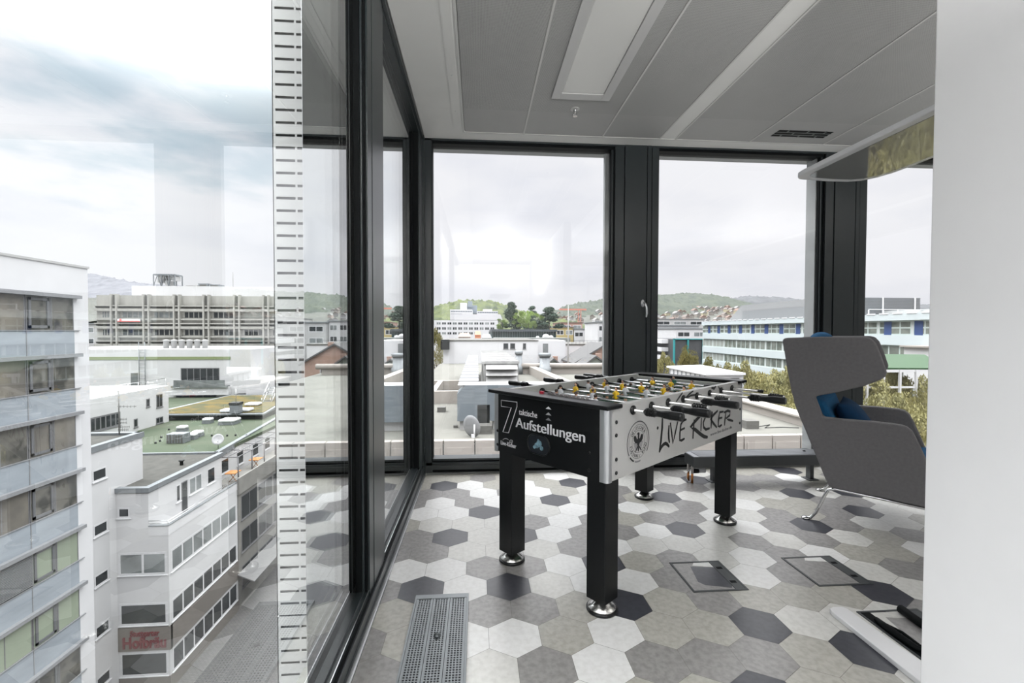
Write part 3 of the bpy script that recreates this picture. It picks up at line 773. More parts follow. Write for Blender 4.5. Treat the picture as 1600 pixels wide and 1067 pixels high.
bm_m = Matrix.Translation((2.182, 2.779, 0)) @ Matrix.Rotation(math.radians(-45), 4, 'Z')
po.matrix_world = bm_m @ Matrix.Translation(po.location)
tag(po, 'dark blue scatter cushion leaning inside the grey wing chair', 'cushion')
for y in (.03, CW - .03):
    b = MB(); b.tube([(-.018, y, .010), (.010, y, .012), (.040, y, .055), (.090, y, .190), (.105, y, .222), (.140, y, .236), (.35, y, .228), (.60, y, .218), (.635, y, .20), (.665, y, .05), (.68, y, .012), (.71, y, .010)], .0095, 12)
    lg = b.build('sled_leg', CHROME, ch, local=True)
    for x in (-.018, .70): b = MB(); b.lathe([(.0, 0), (.024, 0), (.026, .006), (.018, .014), (.0, .016)], (x, y, 0), n=18); b.build('foot_disc', CHROME, lg, local=True)

# ================================================================== FLOOR LAMP (head above, base plate below)
LW = mat('lamp_white', (.72, .72, .73), .30, 0, .01, 3, coat=.2)
la = thing('floor_lamp', 'slim white office floor lamp with a flat head and a white base bar', 'floor lamp', (1.60, 1.45, 0))
def lw(x, y, z): return (x - 1.60, y - 1.45, z)
ZH = 1.965
hp = []
def arc(cx, cy, r, a0, a1, n=8):
    return [(cx + r * math.cos(math.radians(a0 + (a1 - a0) * i / n)), cy + r * math.sin(math.radians(a0 + (a1 - a0) * i / n))) for i in range(n + 1)]
hp = [(1.468, .95)] + [(1.474, 1.95)] + arc(1.530, 1.965, .053, 180, 98, 6) + [(1.66, 2.030), (1.76, 2.030)] + [(1.815, 2.010), (1.850, 1.965), (1.868, 1.90), (1.872, 1.82)] + [(1.866, 1.60), (1.855, .95)]
b = MB(); b.prism(hp, lambda x, y, d: lw(x, y, d), ZH, ZH + .022); hd_ = b.build('lamp_head', LW, la, local=True, bevel=.004)
cx_, cy_ = 1.67, 1.45
ip = [(cx_ + (x - cx_) * .84, cy_ + (y - cy_) * .93) for x, y in hp]
b = MB(); b.prism(ip, lambda x, y, d: lw(x, y, d), ZH - .002, ZH); b.build('diffuser', mat('lamp_gloss_panel', (.30, .30, .295), .03, 0, .01, 3, spec=1.0, coat=1.0), hd_, local=True)
b = MB(); b.tube([lw(1.665, 1.30, .02), lw(1.665, 1.30, ZH)], .018, 14); b.build('pole', LW, la, local=True)
bp = [(1.553, 1.15), (1.555, 1.825), (1.562, 1.850), (1.585, 1.860), (1.628, 1.860), (1.640, 1.845), (1.650, 1.60), (1.668, 1.45), (1.70, 1.38), (1.76, 1.36), (1.76, 1.15)]
b = MB(); b.prism(bp, lambda x, y, d: lw(x, y, d), .0, .020); b.build('base_plate', LW, la, local=True, bevel=.003)

# ================================================================== FLOOR BOXES AND GRILLES
ANT = mat('floor_box_grey', (.055, .060, .063), .45, .2, .05, 10)
def floor_box(x0, x1, y0, y1, label, inset, opened=False):
    t = thing('floor_box', label, 'floor box', ((x0 + x1) / 2, (y0 + y1) / 2, 0)); w, h = (x1 - x0) / 2, (y1 - y0) / 2
    b = MB(); e = .011
    for q in ((-w, w, -h, -h + e), (-w, w, h - e, h), (-w, -w + e, -h + e, h - e), (w - e, w, -h + e, h - e)): b.box(*q, .0, .004)
    b.build('frame', ANT, t, local=True, bevel=.001)
    b = MB(); b.mi = 0; b.box(w - .060, w - e, -h + e, h - e, 0, .0028)
    b.mi = 1
    for y in (-.065, .065): b.box(w - .052, w - .022, y - .010, y + .010, .0028, .0036)
    b.build('cable_flap', [ANT, FRAMED], t, local=True)
    b = MB()
    lx0, lx1, ly0, ly1 = -w + e, w - .062, -h + e, h - e
    b.mi = inset[0]; b.box(lx0, lx1, ly0, ly1, 0, .0012)
    if len(inset) > 1:
        z = .0018
        b.mi = inset[1]; b.face([(lx0 + .055, ly0 + .075, z), (lx0 + .075, ly0 + .045, z), (lx1 - .01, ly0 + .012, z), (lx1, ly0 + .03, z), (lx1, ly1 - .055, z), (lx0 + .085, ly1 - .035, z)])
        b.mi = inset[2]; b.face([(lx0 + .10, ly1 - .028, z), (lx1, ly1 - .05, z), (lx1, ly1, z), (lx0 + .12, ly1, z)])
    b.build('lid_inlay', TILES[:5], t, local=True)
    return t, w, h
floor_box(1.031, 1.309, 2.042, 2.318, 'square floor box with a dark tile inlay beside the near table leg', (3, 4, 0))
floor_box(1.670, 1.956, 2.045, 2.325, 'square floor box with a brown-grey tile inlay, right of the other box', (3, 3, 0))
t3, w3, h3 = floor_box(1.684, 1.975, 1.55, 1.846, 'floor box with its black cable tray open next to the white lamp base', (1, 3, 1))
b = MB(); b.tube([(-w3 + .03, h3 - .07, .012), (-w3 + .02, .02, .016), (-w3 + .03, -.10, .012), (-w3 + .06, -h3 + .02, .012)], [.010, .014, .013, .010], 10)
b.tube([(-w3 + .045, h3 - .10, .008), (-w3 + .05, -.02, .02), (-w3 + .06, -.13, .008)], .006, 8); b.box(-w3 + .011, -w3 + .052, -h3 + .011, h3 - .011, .0015, .005); b.build('cable_outlet', FRAMED, t3, local=True)
b = MB(); fa_, fb_ = onz(1407, 951, .02), onz(1434, 970, .02); b.tube([fa_ - Vector(t3.location), fb_ - Vector(t3.location), fb_ + (fb_ - fa_) * 1.2 - Vector(t3.location)], .018, 12); b.build('raised_flap', FRAMED, t3, local=True)

GR = mat('grille_grey_steel', (.20, .215, .225), .42, .5, .05, 12)
gx0, gx1, gy0, gy1 = -.286, -.041, .35, 2.092
gt = thing('floor_grille', 'grey perforated floor convector grille lying along the left glass wall', 'floor grille', ((gx0 + gx1) / 2, 1.2, 0))
b = MB(); ox, oy = (gx0 + gx1) / 2, 1.2
def gb(x0, x1, y0, y1, z0, z1): b.box(x0 - ox, x1 - ox, y0 - oy, y1 - oy, z0, z1)
gb(gx0, gx0 + .008, gy0, gy1, 0, .016); gb(gx1 - .008, gx1, gy0, gy1, 0, .016); gb(gx0 + .008, gx1 - .008, gy1 - .030, gy1, 0, .0158); gb(gx0 + .008, gx1 - .008, gy0, gy0 + .03, 0, .0158)
fr_ = b.build('frame', GR, gt, local=True)
b = MB(); gb(gx0 + .004, gx1 - .004, gy0 + .01, gy1 - .01, 0, .003); b.build('dark_bottom', FRAMED, gt, local=True)
ws = (gx1 - gx0 - .016) / 3
for i in range(3):
    x0 = gx0 + .008 + ws * i; x1 = x0 + ws
    b = MB(); gb(x0 + .001, x0 + .009, gy0 + .03, gy1 - .03, .004, .014); gb(x1 - .009, x1 - .001, gy0 + .03, gy1 - .03, .004, .014)
    n = 5; p = (x1 - x0 - .018) / n
    for j in range(n + 1):
        xx = x0 + .009 + p * j; gb(xx - p * .19, xx + p * .19, gy0 + .03, gy1 - .03, .009, .0125)
    y = gy1 - .03
    while y > gy0 + .03:
        gb(x0 + .008, x1 - .008, y - .0046, y, .009, .0122); y -= .0124
    b.build('perforated_panel', GR, gt, local=True)
q = onz(683, 993, .016)
b = MB(); b.lathe([(.004, 0), (.012, .003), (.014, .008), (.010, .013), (.0, .015)], (q.x - ox, q.y - oy, .010), n=18); b.build('knob', mat('knob_grey', (.09, .10, .105), .35, .4), gt, local=True)

# ================================================================== CONVECTOR BENCH AT THE WINDOWS
RAD = mat('bench_grey', (.075, .080, .083), .40, .3, .04, 8); RADT = mat('bench_top_alu', (.24, .25, .265), .35, .6, .05, 20)
rb = thing('bench_radiator', 'long low grey bench radiator standing in front of the second window', 'radiator', (1.745, 3.56, 0))
zt, y0, y1 = .235, -.082, .085
b = MB(); b.box(0, 2.6, y0, y1, zt - .088, zt - .006); b.build('casing', RAD, rb, local=True, bevel=.002)
b = MB(); b.box(.004, 2.596, y0 + .002, y1 - .002, zt - .006, zt - .002)
for i in range(7): b.box(.05, 2.59, y0 + .012 + .0215 * i, y0 + .026 + .0215 * i, zt - .002, zt + .001)
b.build('top_grille', RADT, rb, local=True)
b = MB(); b.lathe([(.0, 0), (.012, 0), (.012, .006), (.006, .010)], (1.02, .02, zt), n=14); b.build('valve_knob', BLACKP, rb, local=True)
for x in (.22, 1.07, 2.2):
    b = MB(); b.box(x - .016, x + .016, -.012, .040, .0, zt - .085); b.box(x - .045, x + .045, -.035, .06, 0, .006); b.build('leg', RAD, rb, local=True)
COP = mat('copper_pipe', (.55, .22, .07), .35, .9, .1, 12); INS = mat('pipe_sleeve', (.45, .42, .40), .6)
for x, y in ((.018, -.022), (.015, .040)):
    b = MB(); b.mi = 0; b.tube([(x, y, 0), (x, y, .085)], .0095, 10); b.mi = 1; b.tube([(x, y, .08), (x, y, .15)], .0105, 10); b.build('pipe', [COP, INS], rb, local=True)
b = MB(); b.mi = 0; b.lathe([(.020, 0), (.020, .05), (.012, .055)], (.045, .03, .085), (1, 0, 0), n=14); b.mi = 1; b.lathe([(.017, .05), (.017, .11), (.010, .115)], (.045, .03, .085), (1, 0, 0), n=14)
b.build('thermostat_valve', [BLACKP, WHITEINK], rb, local=True)
b = MB(); b.tube([(.05, .02, .10), (.005, .01, .10), (-.025, -.01, .075), (-.028, -.02, .04), (-.012, -.02, .010), (.02, -.02, .003)], .0035, 8); b.build('cable', WHITEINK, rb, local=True)

# ================================================================== OUTSIDE
GZ = -23.1
OW = mat('render_white', (.52, .52, .525), .8, 0, .05, .35); OWB = mat('render_white_bright', (.56, .56, .57), .8, 0, .04, .5)
OWG = mat('render_greyish', (.36, .36, .355), .8, 0, .06, .6)
STONE = mat('stone_grey', (.22, .215, .20), .8, 0, .10, 1.2); CONC = mat('fair_concrete', (.31, .305, .28), .85, 0, .12, .8, stretch=(1, 1, .25))
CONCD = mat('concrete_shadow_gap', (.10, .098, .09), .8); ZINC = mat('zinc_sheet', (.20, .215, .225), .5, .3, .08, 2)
DGL = mat('window_glass_dark', (.028, .032, .034), .12, 0, .25, .7, spec=.35); LGL = mat('window_glass_light', (.17, .185, .185), .15, 0, .35, .6, spec=.35)
BLIND = mat('window_blind', (.27, .285, .26), .6, 0, .06, 3); MID = mat('window_frame_grey', (.15, .15, .155), .5); WFR = mat('window_frame_white', (.55, .55, .56), .5)
GRAV = mat('gravel_roof', (.062, .061, .055), .95, 0, .18, 1.4, detail=8); GREENR = mat('green_flat_roof', (.040, .060, .032), .9, 0, .0, .30, col2=(.068, .080, .052), detail=8)
SEDUM = mat('sedum', (.11, .078, .016), .95, 0, .0, .55, col2=(.045, .05, .02), detail=9, sharp=(.38, .6), bump=.3); DECK = mat('roof_membrane', (.145, .143, .126), .9, 0, .0, .5, col2=(.112, .112, .098), detail=9)
CREAM = mat('cream_panel', (.30, .275, .25), .7, 0, .03, .7); BLUEG = mat('duct_blue_grey', (.155, .18, .20), .45, .3, .07, .9)
LOUV = mat('louvre_white', (.34, .34, .335), .6, 0, .14, 2.2, detail=8); DARKO = mat('opening_black', (.02, .022, .022), .6)

# ---- the fin beside the left glass: perforated white sheet in front, mirror panel added towards the glass to boost its reflection
PERW = mat('fin_white', (.66, .67, .66), .55, 0, .02, 3); FINS = mat('added_mirror_finish', (.88, .885, .89), .015, 1.0, .01, 3)  # mirror finish added to strengthen the reflection in the left pane
fx0, fx1, fy = -.7044, -.575, 1.617
SA, SB, SC_, PY0 = .0107, .0752, .0817, 1.4206
fin = thing('facade_fin', 'white perforated sheet metal fin standing outside the left glass wall', 'facade fin', (fx0, fy, -1.5))
b = MB(); b.box(fx0 + .004, fx1, fy + .03, 3.9, -1.6, 5.0); b.build('fin_body', mat('fin_lining', (.16, .165, .165), .6), fin)
tag((lambda b: (b.box(-.5315, -.530, PY0, 3.9, .056, 5.0), b.build('added_mirror_panel', FINS, None))[1])(MB()), 'added mirror-finish cladding panel behind the left glass, between the white fin and the corner', 'cladding panel')
def slot_plate(z0, z1, first):
    b = MB(); p = .0431; z = z0
    b.box(fx0, fx1, fy, fy + .002, z0, z0 + first); z = z0 + first
    while z < z1 - .02:
        zt = z + .0092
        for a, e in ((fx0, fx0 + SA), (fx0 + SB, fx0 + SC_)): b.box(a, e, fy, fy + .002, z, zt)
        b.box(fx1 - .006, fx1, fy, fy + .002, z, zt)
        for xa in (fx0 + .012, fx0 + .084):     # rounded slot ends
            for t in range(3): pass
        b.box(fx0, fx1, fy, fy + .002, zt, min(z + p, z1)); z += p
    b.box(fx0, fx0 + .003, fy, fy + .03, z0, z1)
    return b.build('perforated_sheet', PERW, fin)
slot_plate(-1.6, .239, .030); slot_plate(.245, 5.0, .036)
b = MB(); b.box(fx0 + .006, fx1, fy + .012, fy + .014, -1.6, 5.0); b.build('inner_lining', mat('fin_lining', (.16, .165, .165), .6), fin)
wall_struct('trim_9', lambda b: b.box(-.615, -.525, YB, 4.06, -.3, .052), mat('outer_sill_beige', (.40, .41, .37), .5))
wall_struct('wall_spandrel', lambda b: b.box(-.520, -.46, YB, 4.06, -.3, -.005), FRAME)

# ---- ground
b = MB(); b.face([(-3000, -200, GZ), (3000, -200, GZ), (3000, 4000, GZ), (-3000, 4000, GZ)])
STREET = bpy.data.materials.new('street_paving'); STREET.use_nodes = True
def paving(m):
    t = m.node_tree; p = t.nodes['Principled BSDF']; p.inputs['Roughness'].default_value = .85
    c = t.nodes.new('ShaderNodeTexCoord'); br = t.nodes.new('ShaderNodeTexBrick'); br.inputs['Scale'].default_value = 1.6
    br.inputs['Color1'].default_value = (.135, .132, .128, 1); br.inputs['Color2'].default_value = (.105, .104, .102, 1); br.inputs['Mortar'].default_value = (.055, .055, .055, 1); br.inputs['Mortar Size'].default_value = .03
    t.links.new(c.outputs['Object'], br.inputs['Vector']); t.links.new(br.outputs[0], p.inputs['Base Color'])
paving(STREET)
struct(b.build('ground', STREET, origin=(0, 0, GZ)))

def win_part(parent, u0, u1, z0, z1, fn, nu=2, glass=None, frame=None, fw=.06, name='window', sill=True, depth=.10, nz=1):
    """a window: frame bars round nu panes of glass set back in the wall face; fn(u, d, z) -> world, d = outwards"""
    b = MB(); b.mi = 0
    def bar(a, c, e, f): b.hull8([fn(a, -depth, e), fn(c, -depth, e), fn(c, .015, e), fn(a, .015, e)], [fn(a, -depth, f), fn(c, -depth, f), fn(c, .015, f), fn(a, .015, f)])
    bar(u0, u0 + fw, z0, z1); bar(u1 - fw, u1, z0, z1); bar(u0 + fw, u1 - fw, z0, z0 + fw); bar(u0 + fw, u1 - fw, z1 - fw, z1)
    for i in range(1, nu): c = u0 + (u1 - u0) * i / nu; bar(c - fw / 2, c + fw / 2, z0 + fw, z1 - fw)
    for i in range(1, nz):
        c = z0 + (z1 - z0) * i / nz
        for k in range(nu): e0 = u0 + (u1 - u0) * k / nu; e1 = u0 + (u1 - u0) * (k + 1) / nu; bar(e0 + fw * (1 if k == 0 else .5), e1 - fw * (1 if k == nu - 1 else .5), c - fw / 2, c + fw / 2)
    if sill:
        b.hull8([fn(u0 - .05, -.05, z0 - .05), fn(u1 + .05, -.05, z0 - .05), fn(u1 + .05, .09, z0 - .05), fn(u0 - .05, .09, z0 - .05)], [fn(u0 - .05, -.05, z0), fn(u1 + .05, -.05, z0), fn(u1 + .05, .09, z0), fn(u0 - .05, .09, z0)])
    b.mi = 1
    b.face([fn(u0 + .01, .006, z0 + .01), fn(u1 - .01, .006, z0 + .01), fn(u1 - .01, .006, z1 - .01), fn(u0 + .01, .006, z1 - .01)])
    return b.build(name, [frame or WFR, glass or DGL], parent, recalc=True)

# ---- E1: white office building with glass parapet bands, far left
o1 = thing('office_building', 'white building at the far left with grey glass parapet bands', 'building', (-30, 24, GZ))
FX = -22.87
b = MB(); b.box(-40, FX - .25, 8, 28.25, GZ, 4.85); b.box(-40, FX, 27.29, 28.27, GZ, 4.87); b.box(-40, FX, 8, 27.29, 3.2, 4.85); b.build('walls', OWB, o1)
b = MB(); b.box(-40, FX + .06, 8, 28.33, 4.85, 4.97); b.build('roof_edge', OWG, o1)
SPG = mat('parapet_glass', (.27, .30, .33), .25, 0, .10, .5, spec=.4, stretch=(1, 1, 4)); BARM = mat('canopy_bar_grey', (.24, .245, .255), .5, .2)
INT = [mat('room_behind_glass', (.13, .125, .11), .25, 0, .0, .9, col2=(.05, .05, .045), detail=3, sharp=(.42, .55), spec=.3), mat('room_green_blind', (.25, .29, .22), .3, 0, .08, .4), mat('room_beige', (.20, .185, .155), .3, 0, .0, .7, col2=(.09, .085, .08), spec=.3)]
f1 = lambda u, d, z: (FX + d, u, z)
for k in range(7):
    zt = 3.05 - 3.3 * k
    b = MB(); b.box(FX - .1, FX + .28, 8, 27.55, zt - .02, zt + .17); b.build('canopy_bar', BARM, o1)
    b = MB()
    for u0, u1 in ((8, 15.95), (16, 19.05), (19.1, 21.80), (21.84, 24.54), (24.58, 27.28)):
        b.mi = 0; b.box(FX - .04, FX + .04, u0, u1, zt - 3.16, zt - 1.84)
    b.build('parapet_glass', SPG, o1)
    b = MB(); b.box(FX - .02, FX + .08, 8, 27.62, zt - 1.84, zt - 1.80); b.box(FX - .02, FX + .06, 24.54, 24.58, zt - 3.16, zt - 1.8); b.box(FX - .02, FX + .06, 21.80, 21.84, zt - 3.16, zt - 1.8); b.build('handrail', BARM, o1)
    gl = INT[(0, 0, 2, 0, 1, 1, 0)[k]]
    win_part(o1, 25.95, 27.28, zt - 1.84, zt, f1, 1, gl, MID, .05, sill=False)
    c = win_part(o1, 24.58, 25.93, zt - 1.84, zt, f1, 1, gl, MID, .05, sill=False)
    bb = MB(); g1 = lambda u, d, z: (FX + .03 + d, u, z)
    for a, e, p, q in ((24.69, 24.82, zt - 1.70, zt - .12), (25.68, 25.81, zt - 1.70, zt - .12), (24.69, 25.81, zt - 1.70, zt - 1.56), (24.69, 25.81, zt - .25, zt - .12)): bb.box(FX + .0, FX + .06, a, e, p, q)
    bb.build('casement', mat('casement_grey', (.12, .123, .13), .5), c)
    win_part(o1, 21.84, 24.54, zt - 1.84, zt, f1, 2, INT[(2, 2, 0, 2, 0, 1, 0)[k]], MID, .05, sill=False)
    win_part(o1, 16.0, 21.80, zt - 1.84, zt, f1, 4, INT[k % 3], MID, .05, sill=False)
bl = MB()
for i in range(22): bl.box(FX + .05, FX + .09, 22.2, 24.6, -10.15 - 1.72 + .078 * i, -10.15 - 1.68 + .078 * i)
bl.build('raised_blind', mat('blind_slats_grey', (.20, .205, .21), .5), o1)

# ---- E2: white corner house with the brewery lettering
o2 = thing('corner_house', 'white corner house with red brewery lettering above its ground floor windows', 'building', (-27, 33, GZ))
AX, BX, BXT, BY = -24.04, -20.76, -22.0, 31.55
b = MB(); b.box(-40, AX, 28.35, 34.0, GZ, -6.35); b.build('tall_wing', OW, o2)
b = MB(); b.box(AX - .35, AX + .08, 28.34, 34.08, -6.42, -6.05); b.box(-40, AX, 33.7, 34.08, -6.42, -6.05); b.box(-40, AX, 28.34, 28.7, -6.42, -6.05); b.build('tall_wing_coping', ZINC, o2); b = MB(); b.box(-40, AX - .2, 28.5, 33.9, -6.4, -6.22); b.build('tall_wing_roof', GRAV, o2)
b = MB(); b.box(-40, BX, BY, 40.2, GZ, -12.55); b.box(-40, BXT, BY, 40.2, -12.55, -9.55); b.build('walls', OW, o2)
b = MB(); b.box(-40, BXT + .05, BY - .05, 40.3, -9.65, -9.43); b.mi = 1; b.box(AX, BXT + .10, BY - .10, BY + .3, -9.60, -9.28); b.box(BXT - .30, BXT + .10, BY + .3, 40.3, -9.60, -9.28)
b.mi = 0; b.build('flat_roof', [GRAV, ZINC], o2)
b = MB(); b.box(BX - .18, BX + .02, BY + .18, 40.2, -12.55, -11.9); b.box(BXT, BX + .02, BY - .02, BY + .18, -12.55, -11.9); b.build('balcony_parapet', OWB, o2)
b = MB(); b.box(BX - .22, BX + .06, BY + .2, 40.2, -11.9, -11.85); b.box(BXT, BX + .06, BY - .06, BY + .2, -11.9, -11.85); b.build('added_dark_coping', ZINC, o2)  # zinc coping added to tone down the overbright parapet top
b = MB(); b.tube([(BXT, BY, -11.55), (BX, BY, -11.55), (BX, 40.2, -11.55)], .025, 6); b.tube([(BXT, BY, -11.72), (BX, BY, -11.72), (BX, 40.2, -11.72)], .02, 6)
for i in range(7): b.tube([(BX, BY + 1.44 * i, -11.95), (BX, BY + 1.44 * i, -11.55)], .02, 6)
b.build('balcony_railing', STEEL, o2)
fA = lambda u, d, z: (AX + d, u, z); fB = lambda u, d, z: (BX + d, u, z); fT = lambda u, d, z: (BXT + d, u, z); fF = lambda u, d, z: (u, BY - d, z)
for z in (-7.9, -11.4, -14.6, -17.9, -21.2): win_part(o2, 29.75, 30.85, z - .42, z + .35, fA, 1, DGL, WFR, .10)
win_part(o2, -23.95, -23.15, -11.31, -10.58, fF, 1, DGL, WFR, .12)
for z0, z1, gl in ((-15.2, -13.66, LGL), (-18.62, -17.1, DGL), (-22.1, -20.45, DGL)):
    win_part(o2, -23.95, -20.88, z0, z1, fF, 2 if z0 > -16 else 1, gl, WFR, .14)
    win_part(o2, 31.75, 40.0, z0, z1, fB, 7, gl, WFR, .14)
win_part(o2, 34.3, 34.8, -11.4, -10.1, fT, 1, DGL, WFR, .1); win_part(o2, 34.9, 35.6, -12.4, -10.1, fT, 1, DGL, MID, .08, name='balcony_door', sill=False); win_part(o2, 35.8, 37.4, -11.4, -10.1, fT, 2, LGL, WFR, .1); win_part(o2, 38.1, 39.2, -11.4, -10.1, fT, 1, DGL, WFR, .1)
b = MB(); b.box(-24.03, BX + .06, BY - .06, BY + .2, -20.35, -18.75); b.box(BX - .2, BX + .06, BY, 40.2, -20.35, -18.75); b.box(-24.03, BX + .05, BY - .05, 40.2, GZ, -22.15); b.build('sign_band', mat('sign_band_taupe', (.165, .15, .135), .7, 0, .04, 1), o2)
RED = mat('sign_red', (.15, .03, .035), .5)
a, e = ony(196, 995, BY - .09), ony(249, 995, BY - .09)
text_obj('sign_lettering', 'Stuttgarter', .55, RED, None, basis((-23.25, BY - .08, -19.32), (1, 0, 0), (0, 0, 1), (0, -1, 0)), extrude=.03, offset=.01, width=1.85)
text_obj('sign_lettering', 'Hofbräu', 1.05, RED, None, basis((-23.75, BY - .08, -20.12), (1, 0, 0), (0, 0, 1), (0, -1, 0)), extrude=.03, offset=.03, width=2.75)
for o in [q for q in COL.objects if q.name.startswith('sign_lettering')]:
    o.parent = o2; o.data.transform(Matrix.Translation(-o2.location)); o['label'] = 'red lettering'
b = MB(); b.lathe([(.12, 0), (.12, .3), (.2, .32), (.2, .4), (.0, .45)], (-23.4, 37.2, -9.43), n=10); b.build('roof_vent', DARKO, o2)

# ---- green roofed house behind it with everything on its roof
o3 = thing('flat_roof_house', 'long house with a mossy green flat roof behind the corner house', 'building', (-30, 50, GZ))
b = MB(); b.box(-62, -22.75, 40.45, 75, GZ, -9.75); b.build('walls', OW, o3)
b = MB(); b.box(-62, -22.7, 40.4, 75, -9.72, -9.42); b.mi = 1; b.box(-62, -22.45, 40.35, 40.6, -9.7, -9.28); b.hull8([(-22.75, 40.4, -9.85), (-22.35, 40.4, -9.85), (-26.2, 75, -9.85), (-26.6, 75, -9.85)], [(-22.75, 40.4, -9.28), (-22.35, 40.4, -9.28), (-26.2, 75, -9.28), (-26.6, 75, -9.28)]); b.build('flat_roof', [GREENR, ZINC], o3)
b = MB(); b.mi = 0; b.box(-38.3, -25.8, 55.9, 75, -9.42, -8.85); b.mi = 1; b.hull8([(-39.4, 55.6, -8.85), (-25.4, 55.4, -8.85), (-28, 72, -8.85), (-38, 72, -8.85)], [(-39.4, 55.6, -8.68), (-25.4, 55.4, -8.68), (-28, 72, -8.68), (-38, 72, -8.68)])
b.mi = 2; b.hull8([(-38.4, 56.0, -8.68), (-25.8, 56.0, -8.68), (-28.4, 71, -8.68), (-37.4, 71, -8.68)], [(-38.4, 56.0, -8.62), (-25.8, 56.0, -8.62), (-28.4, 71, -8.62), (-37.4, 71, -8.62)])
b.build('sedum_roof', [DARKO, ZINC, SEDUM], o3)
fC = lambda u, d, z: (-22.75 + d, u, z)
for u in (41.4, 44, 47, 49.6): win_part(o3, u, u + 1.3, -11.6, -10.3, fC, 1, DGL, WFR, .1)
SKY_ = mat('skylight_dome', (.58, .59, .60), .35, 0, .05, 2)
def roof_dome(px, py, sx, sy, lab):
    p = onz(px, py, -9.42)
    t = thing('skylight', lab, 'skylight', (p.x, p.y, -9.42), 0, 'skylights on the green roof')
    b = MB(); b.box(-sx, sx, -sy, sy, 0, .3); b.build('curb', ZINC, t, local=True)
    b = MB(); b.box(-sx * 1.05, sx * 1.05, -sy * 1.05, sy * 1.05, .3, .62); b.build('dome', SKY_, t, local=True, bevel=.22, seg=4)
roof_dome(359, 662, .85, .8, 'largest white skylight dome on the green roof, below the brown planting'); roof_dome(325, 661, .45, .4, 'small white dome skylight left of the largest one on the green roof')
roof_dome(285, 674, .42, .4, 'round white dome skylight behind the grey roof hatch'); roof_dome(309, 682, .42, .4, 'small white dome skylight right of the grey roof hatch'); roof_dome(300, 686, .42, .35, 'low white dome skylight in front of its twin beside the roof hatch')
def roof_dome2(px, py, lab):
    p = onz(px, py, -8.6); t = thing('skylight', lab, 'skylight', (p.x, p.y, -8.6), 0, 'skylights on the brown planting')
    b = MB(); b.box(-.85, .85, -.7, .7, 0, .35); b.build('dome', SKY_, t, local=True, bevel=.15, seg=3)
roof_dome2(359, 643, 'white skylight on the brown planted roof, left of the dark chimney'); roof_dome2(382, 642, 'white skylight on the brown planted roof, right of the dark chimney'); roof_dome2(396, 633, 'white skylight on the planted roof close to the metal stair')
p = onz(369, 645, -8.6); cb = thing('chimney', 'dark square chimney between two skylights on the brown planted roof', 'chimney', (p.x, p.y, -8.6))
b = MB(); b.box(-.5, .5, -.5, .5, 0, 1.25); b.build('shaft', ZINC, cb, local=True); b = MB(); b.box(-.56, .56, -.56, .56, 1.0, 1.28); b.build('cap', DARKO, cb, local=True)
b = MB(); b.tube([(0, 0, 1.2), (0, 0, 2.9)], .03, 6); b.build('antenna_rod', STEEL, cb, local=True)
p = onz(279, 691, -9.42); hb = thing('roof_hatch', 'grey ribbed cabinet standing on the green roof', 'roof hatch', (p.x, p.y, -9.42))
b = MB(); b.box(-.8, .8, -.5, .5, 0, .9); b.build('cabinet', ZINC, hb, local=True, bevel=.04)
b = MB()
for i in range(6): b.box(-.72 + .25 * i, -.60 + .25 * i, -.53, -.49, .08, .8)
b.build('ribs', CONCD, hb, local=True)
p = onz(341, 701, -9.42); sd_ = thing('satellite_dish', 'white satellite dish on the edge of the green roof', 'satellite dish', (p.x, p.y, -9.42))
b = MB(); b.tube([(0, 0, 0), (0, 0, .75)], .04, 8); b.tube([(0, 0, .7), (.1, -.45, .62)], .025, 6); b.build('mast', STEEL, sd_, local=True)
b = MB(); b.lathe([(.0, 0), (.2, .015), (.36, .05), (.48, .10), (.48, .115), (.36, .065), (.0, .015)], (0, 0, .85), (.25, -.93, .25), n=24); b.build('dish', mat('dish_white', (.50, .50, .51), .4), sd_, local=True)
b = MB()
for i, (px, py) in enumerate(((331, 681.5), (344, 681.5), (355, 681.5), (368, 681), (385, 681.5), (243, 693), (250, 690), (264, 672), (252, 684))):
    p = onz(px, py, -9.42); b.lathe([(.09, 0), (.09, .16), (.0, .2)], p, n=8)
tag(b.build('roof_vents', DARKO, None), 'tiny dark vent pipes dotted over the green roof', 'vents', kind='stuff')
st = thing('roof_stair', 'steep metal stair leading down to the brown planted roof', 'stair', (-29, 66, -8.6))
p0, p1 = ony(409, 632, 64), ony(421, 606, 66)
b = MB()
for off in (0, 1.15):
    b.tube([p0 + Vector((off, 0, 0)), p1 + Vector((off, 0, 0))], .07, 6); b.tube([p0 + Vector((off, 0, .9)), p1 + Vector((off, 0, .9))], .04, 6)
    for i in range(5): q = p0.lerp(p1, i / 4) + Vector((off, 0, 0)); b.tube([q, q + Vector((0, 0, .9))], .03, 6)
b.build('stringer', STEEL, st)
b = MB()
for i in range(9): q = p0.lerp(p1, (i + .5) / 9); b.box(q.x, q.x + 1.15, q.y - .15, q.y + .15, q.z - .02, q.z + .02)
b.build('step', ZINC, st)
b = MB(); b.box(p1.x - .1, p1.x + 3, p1.y, p1.y + 5, p1.z - .15, p1.z); b.build('landing', STEEL, st)
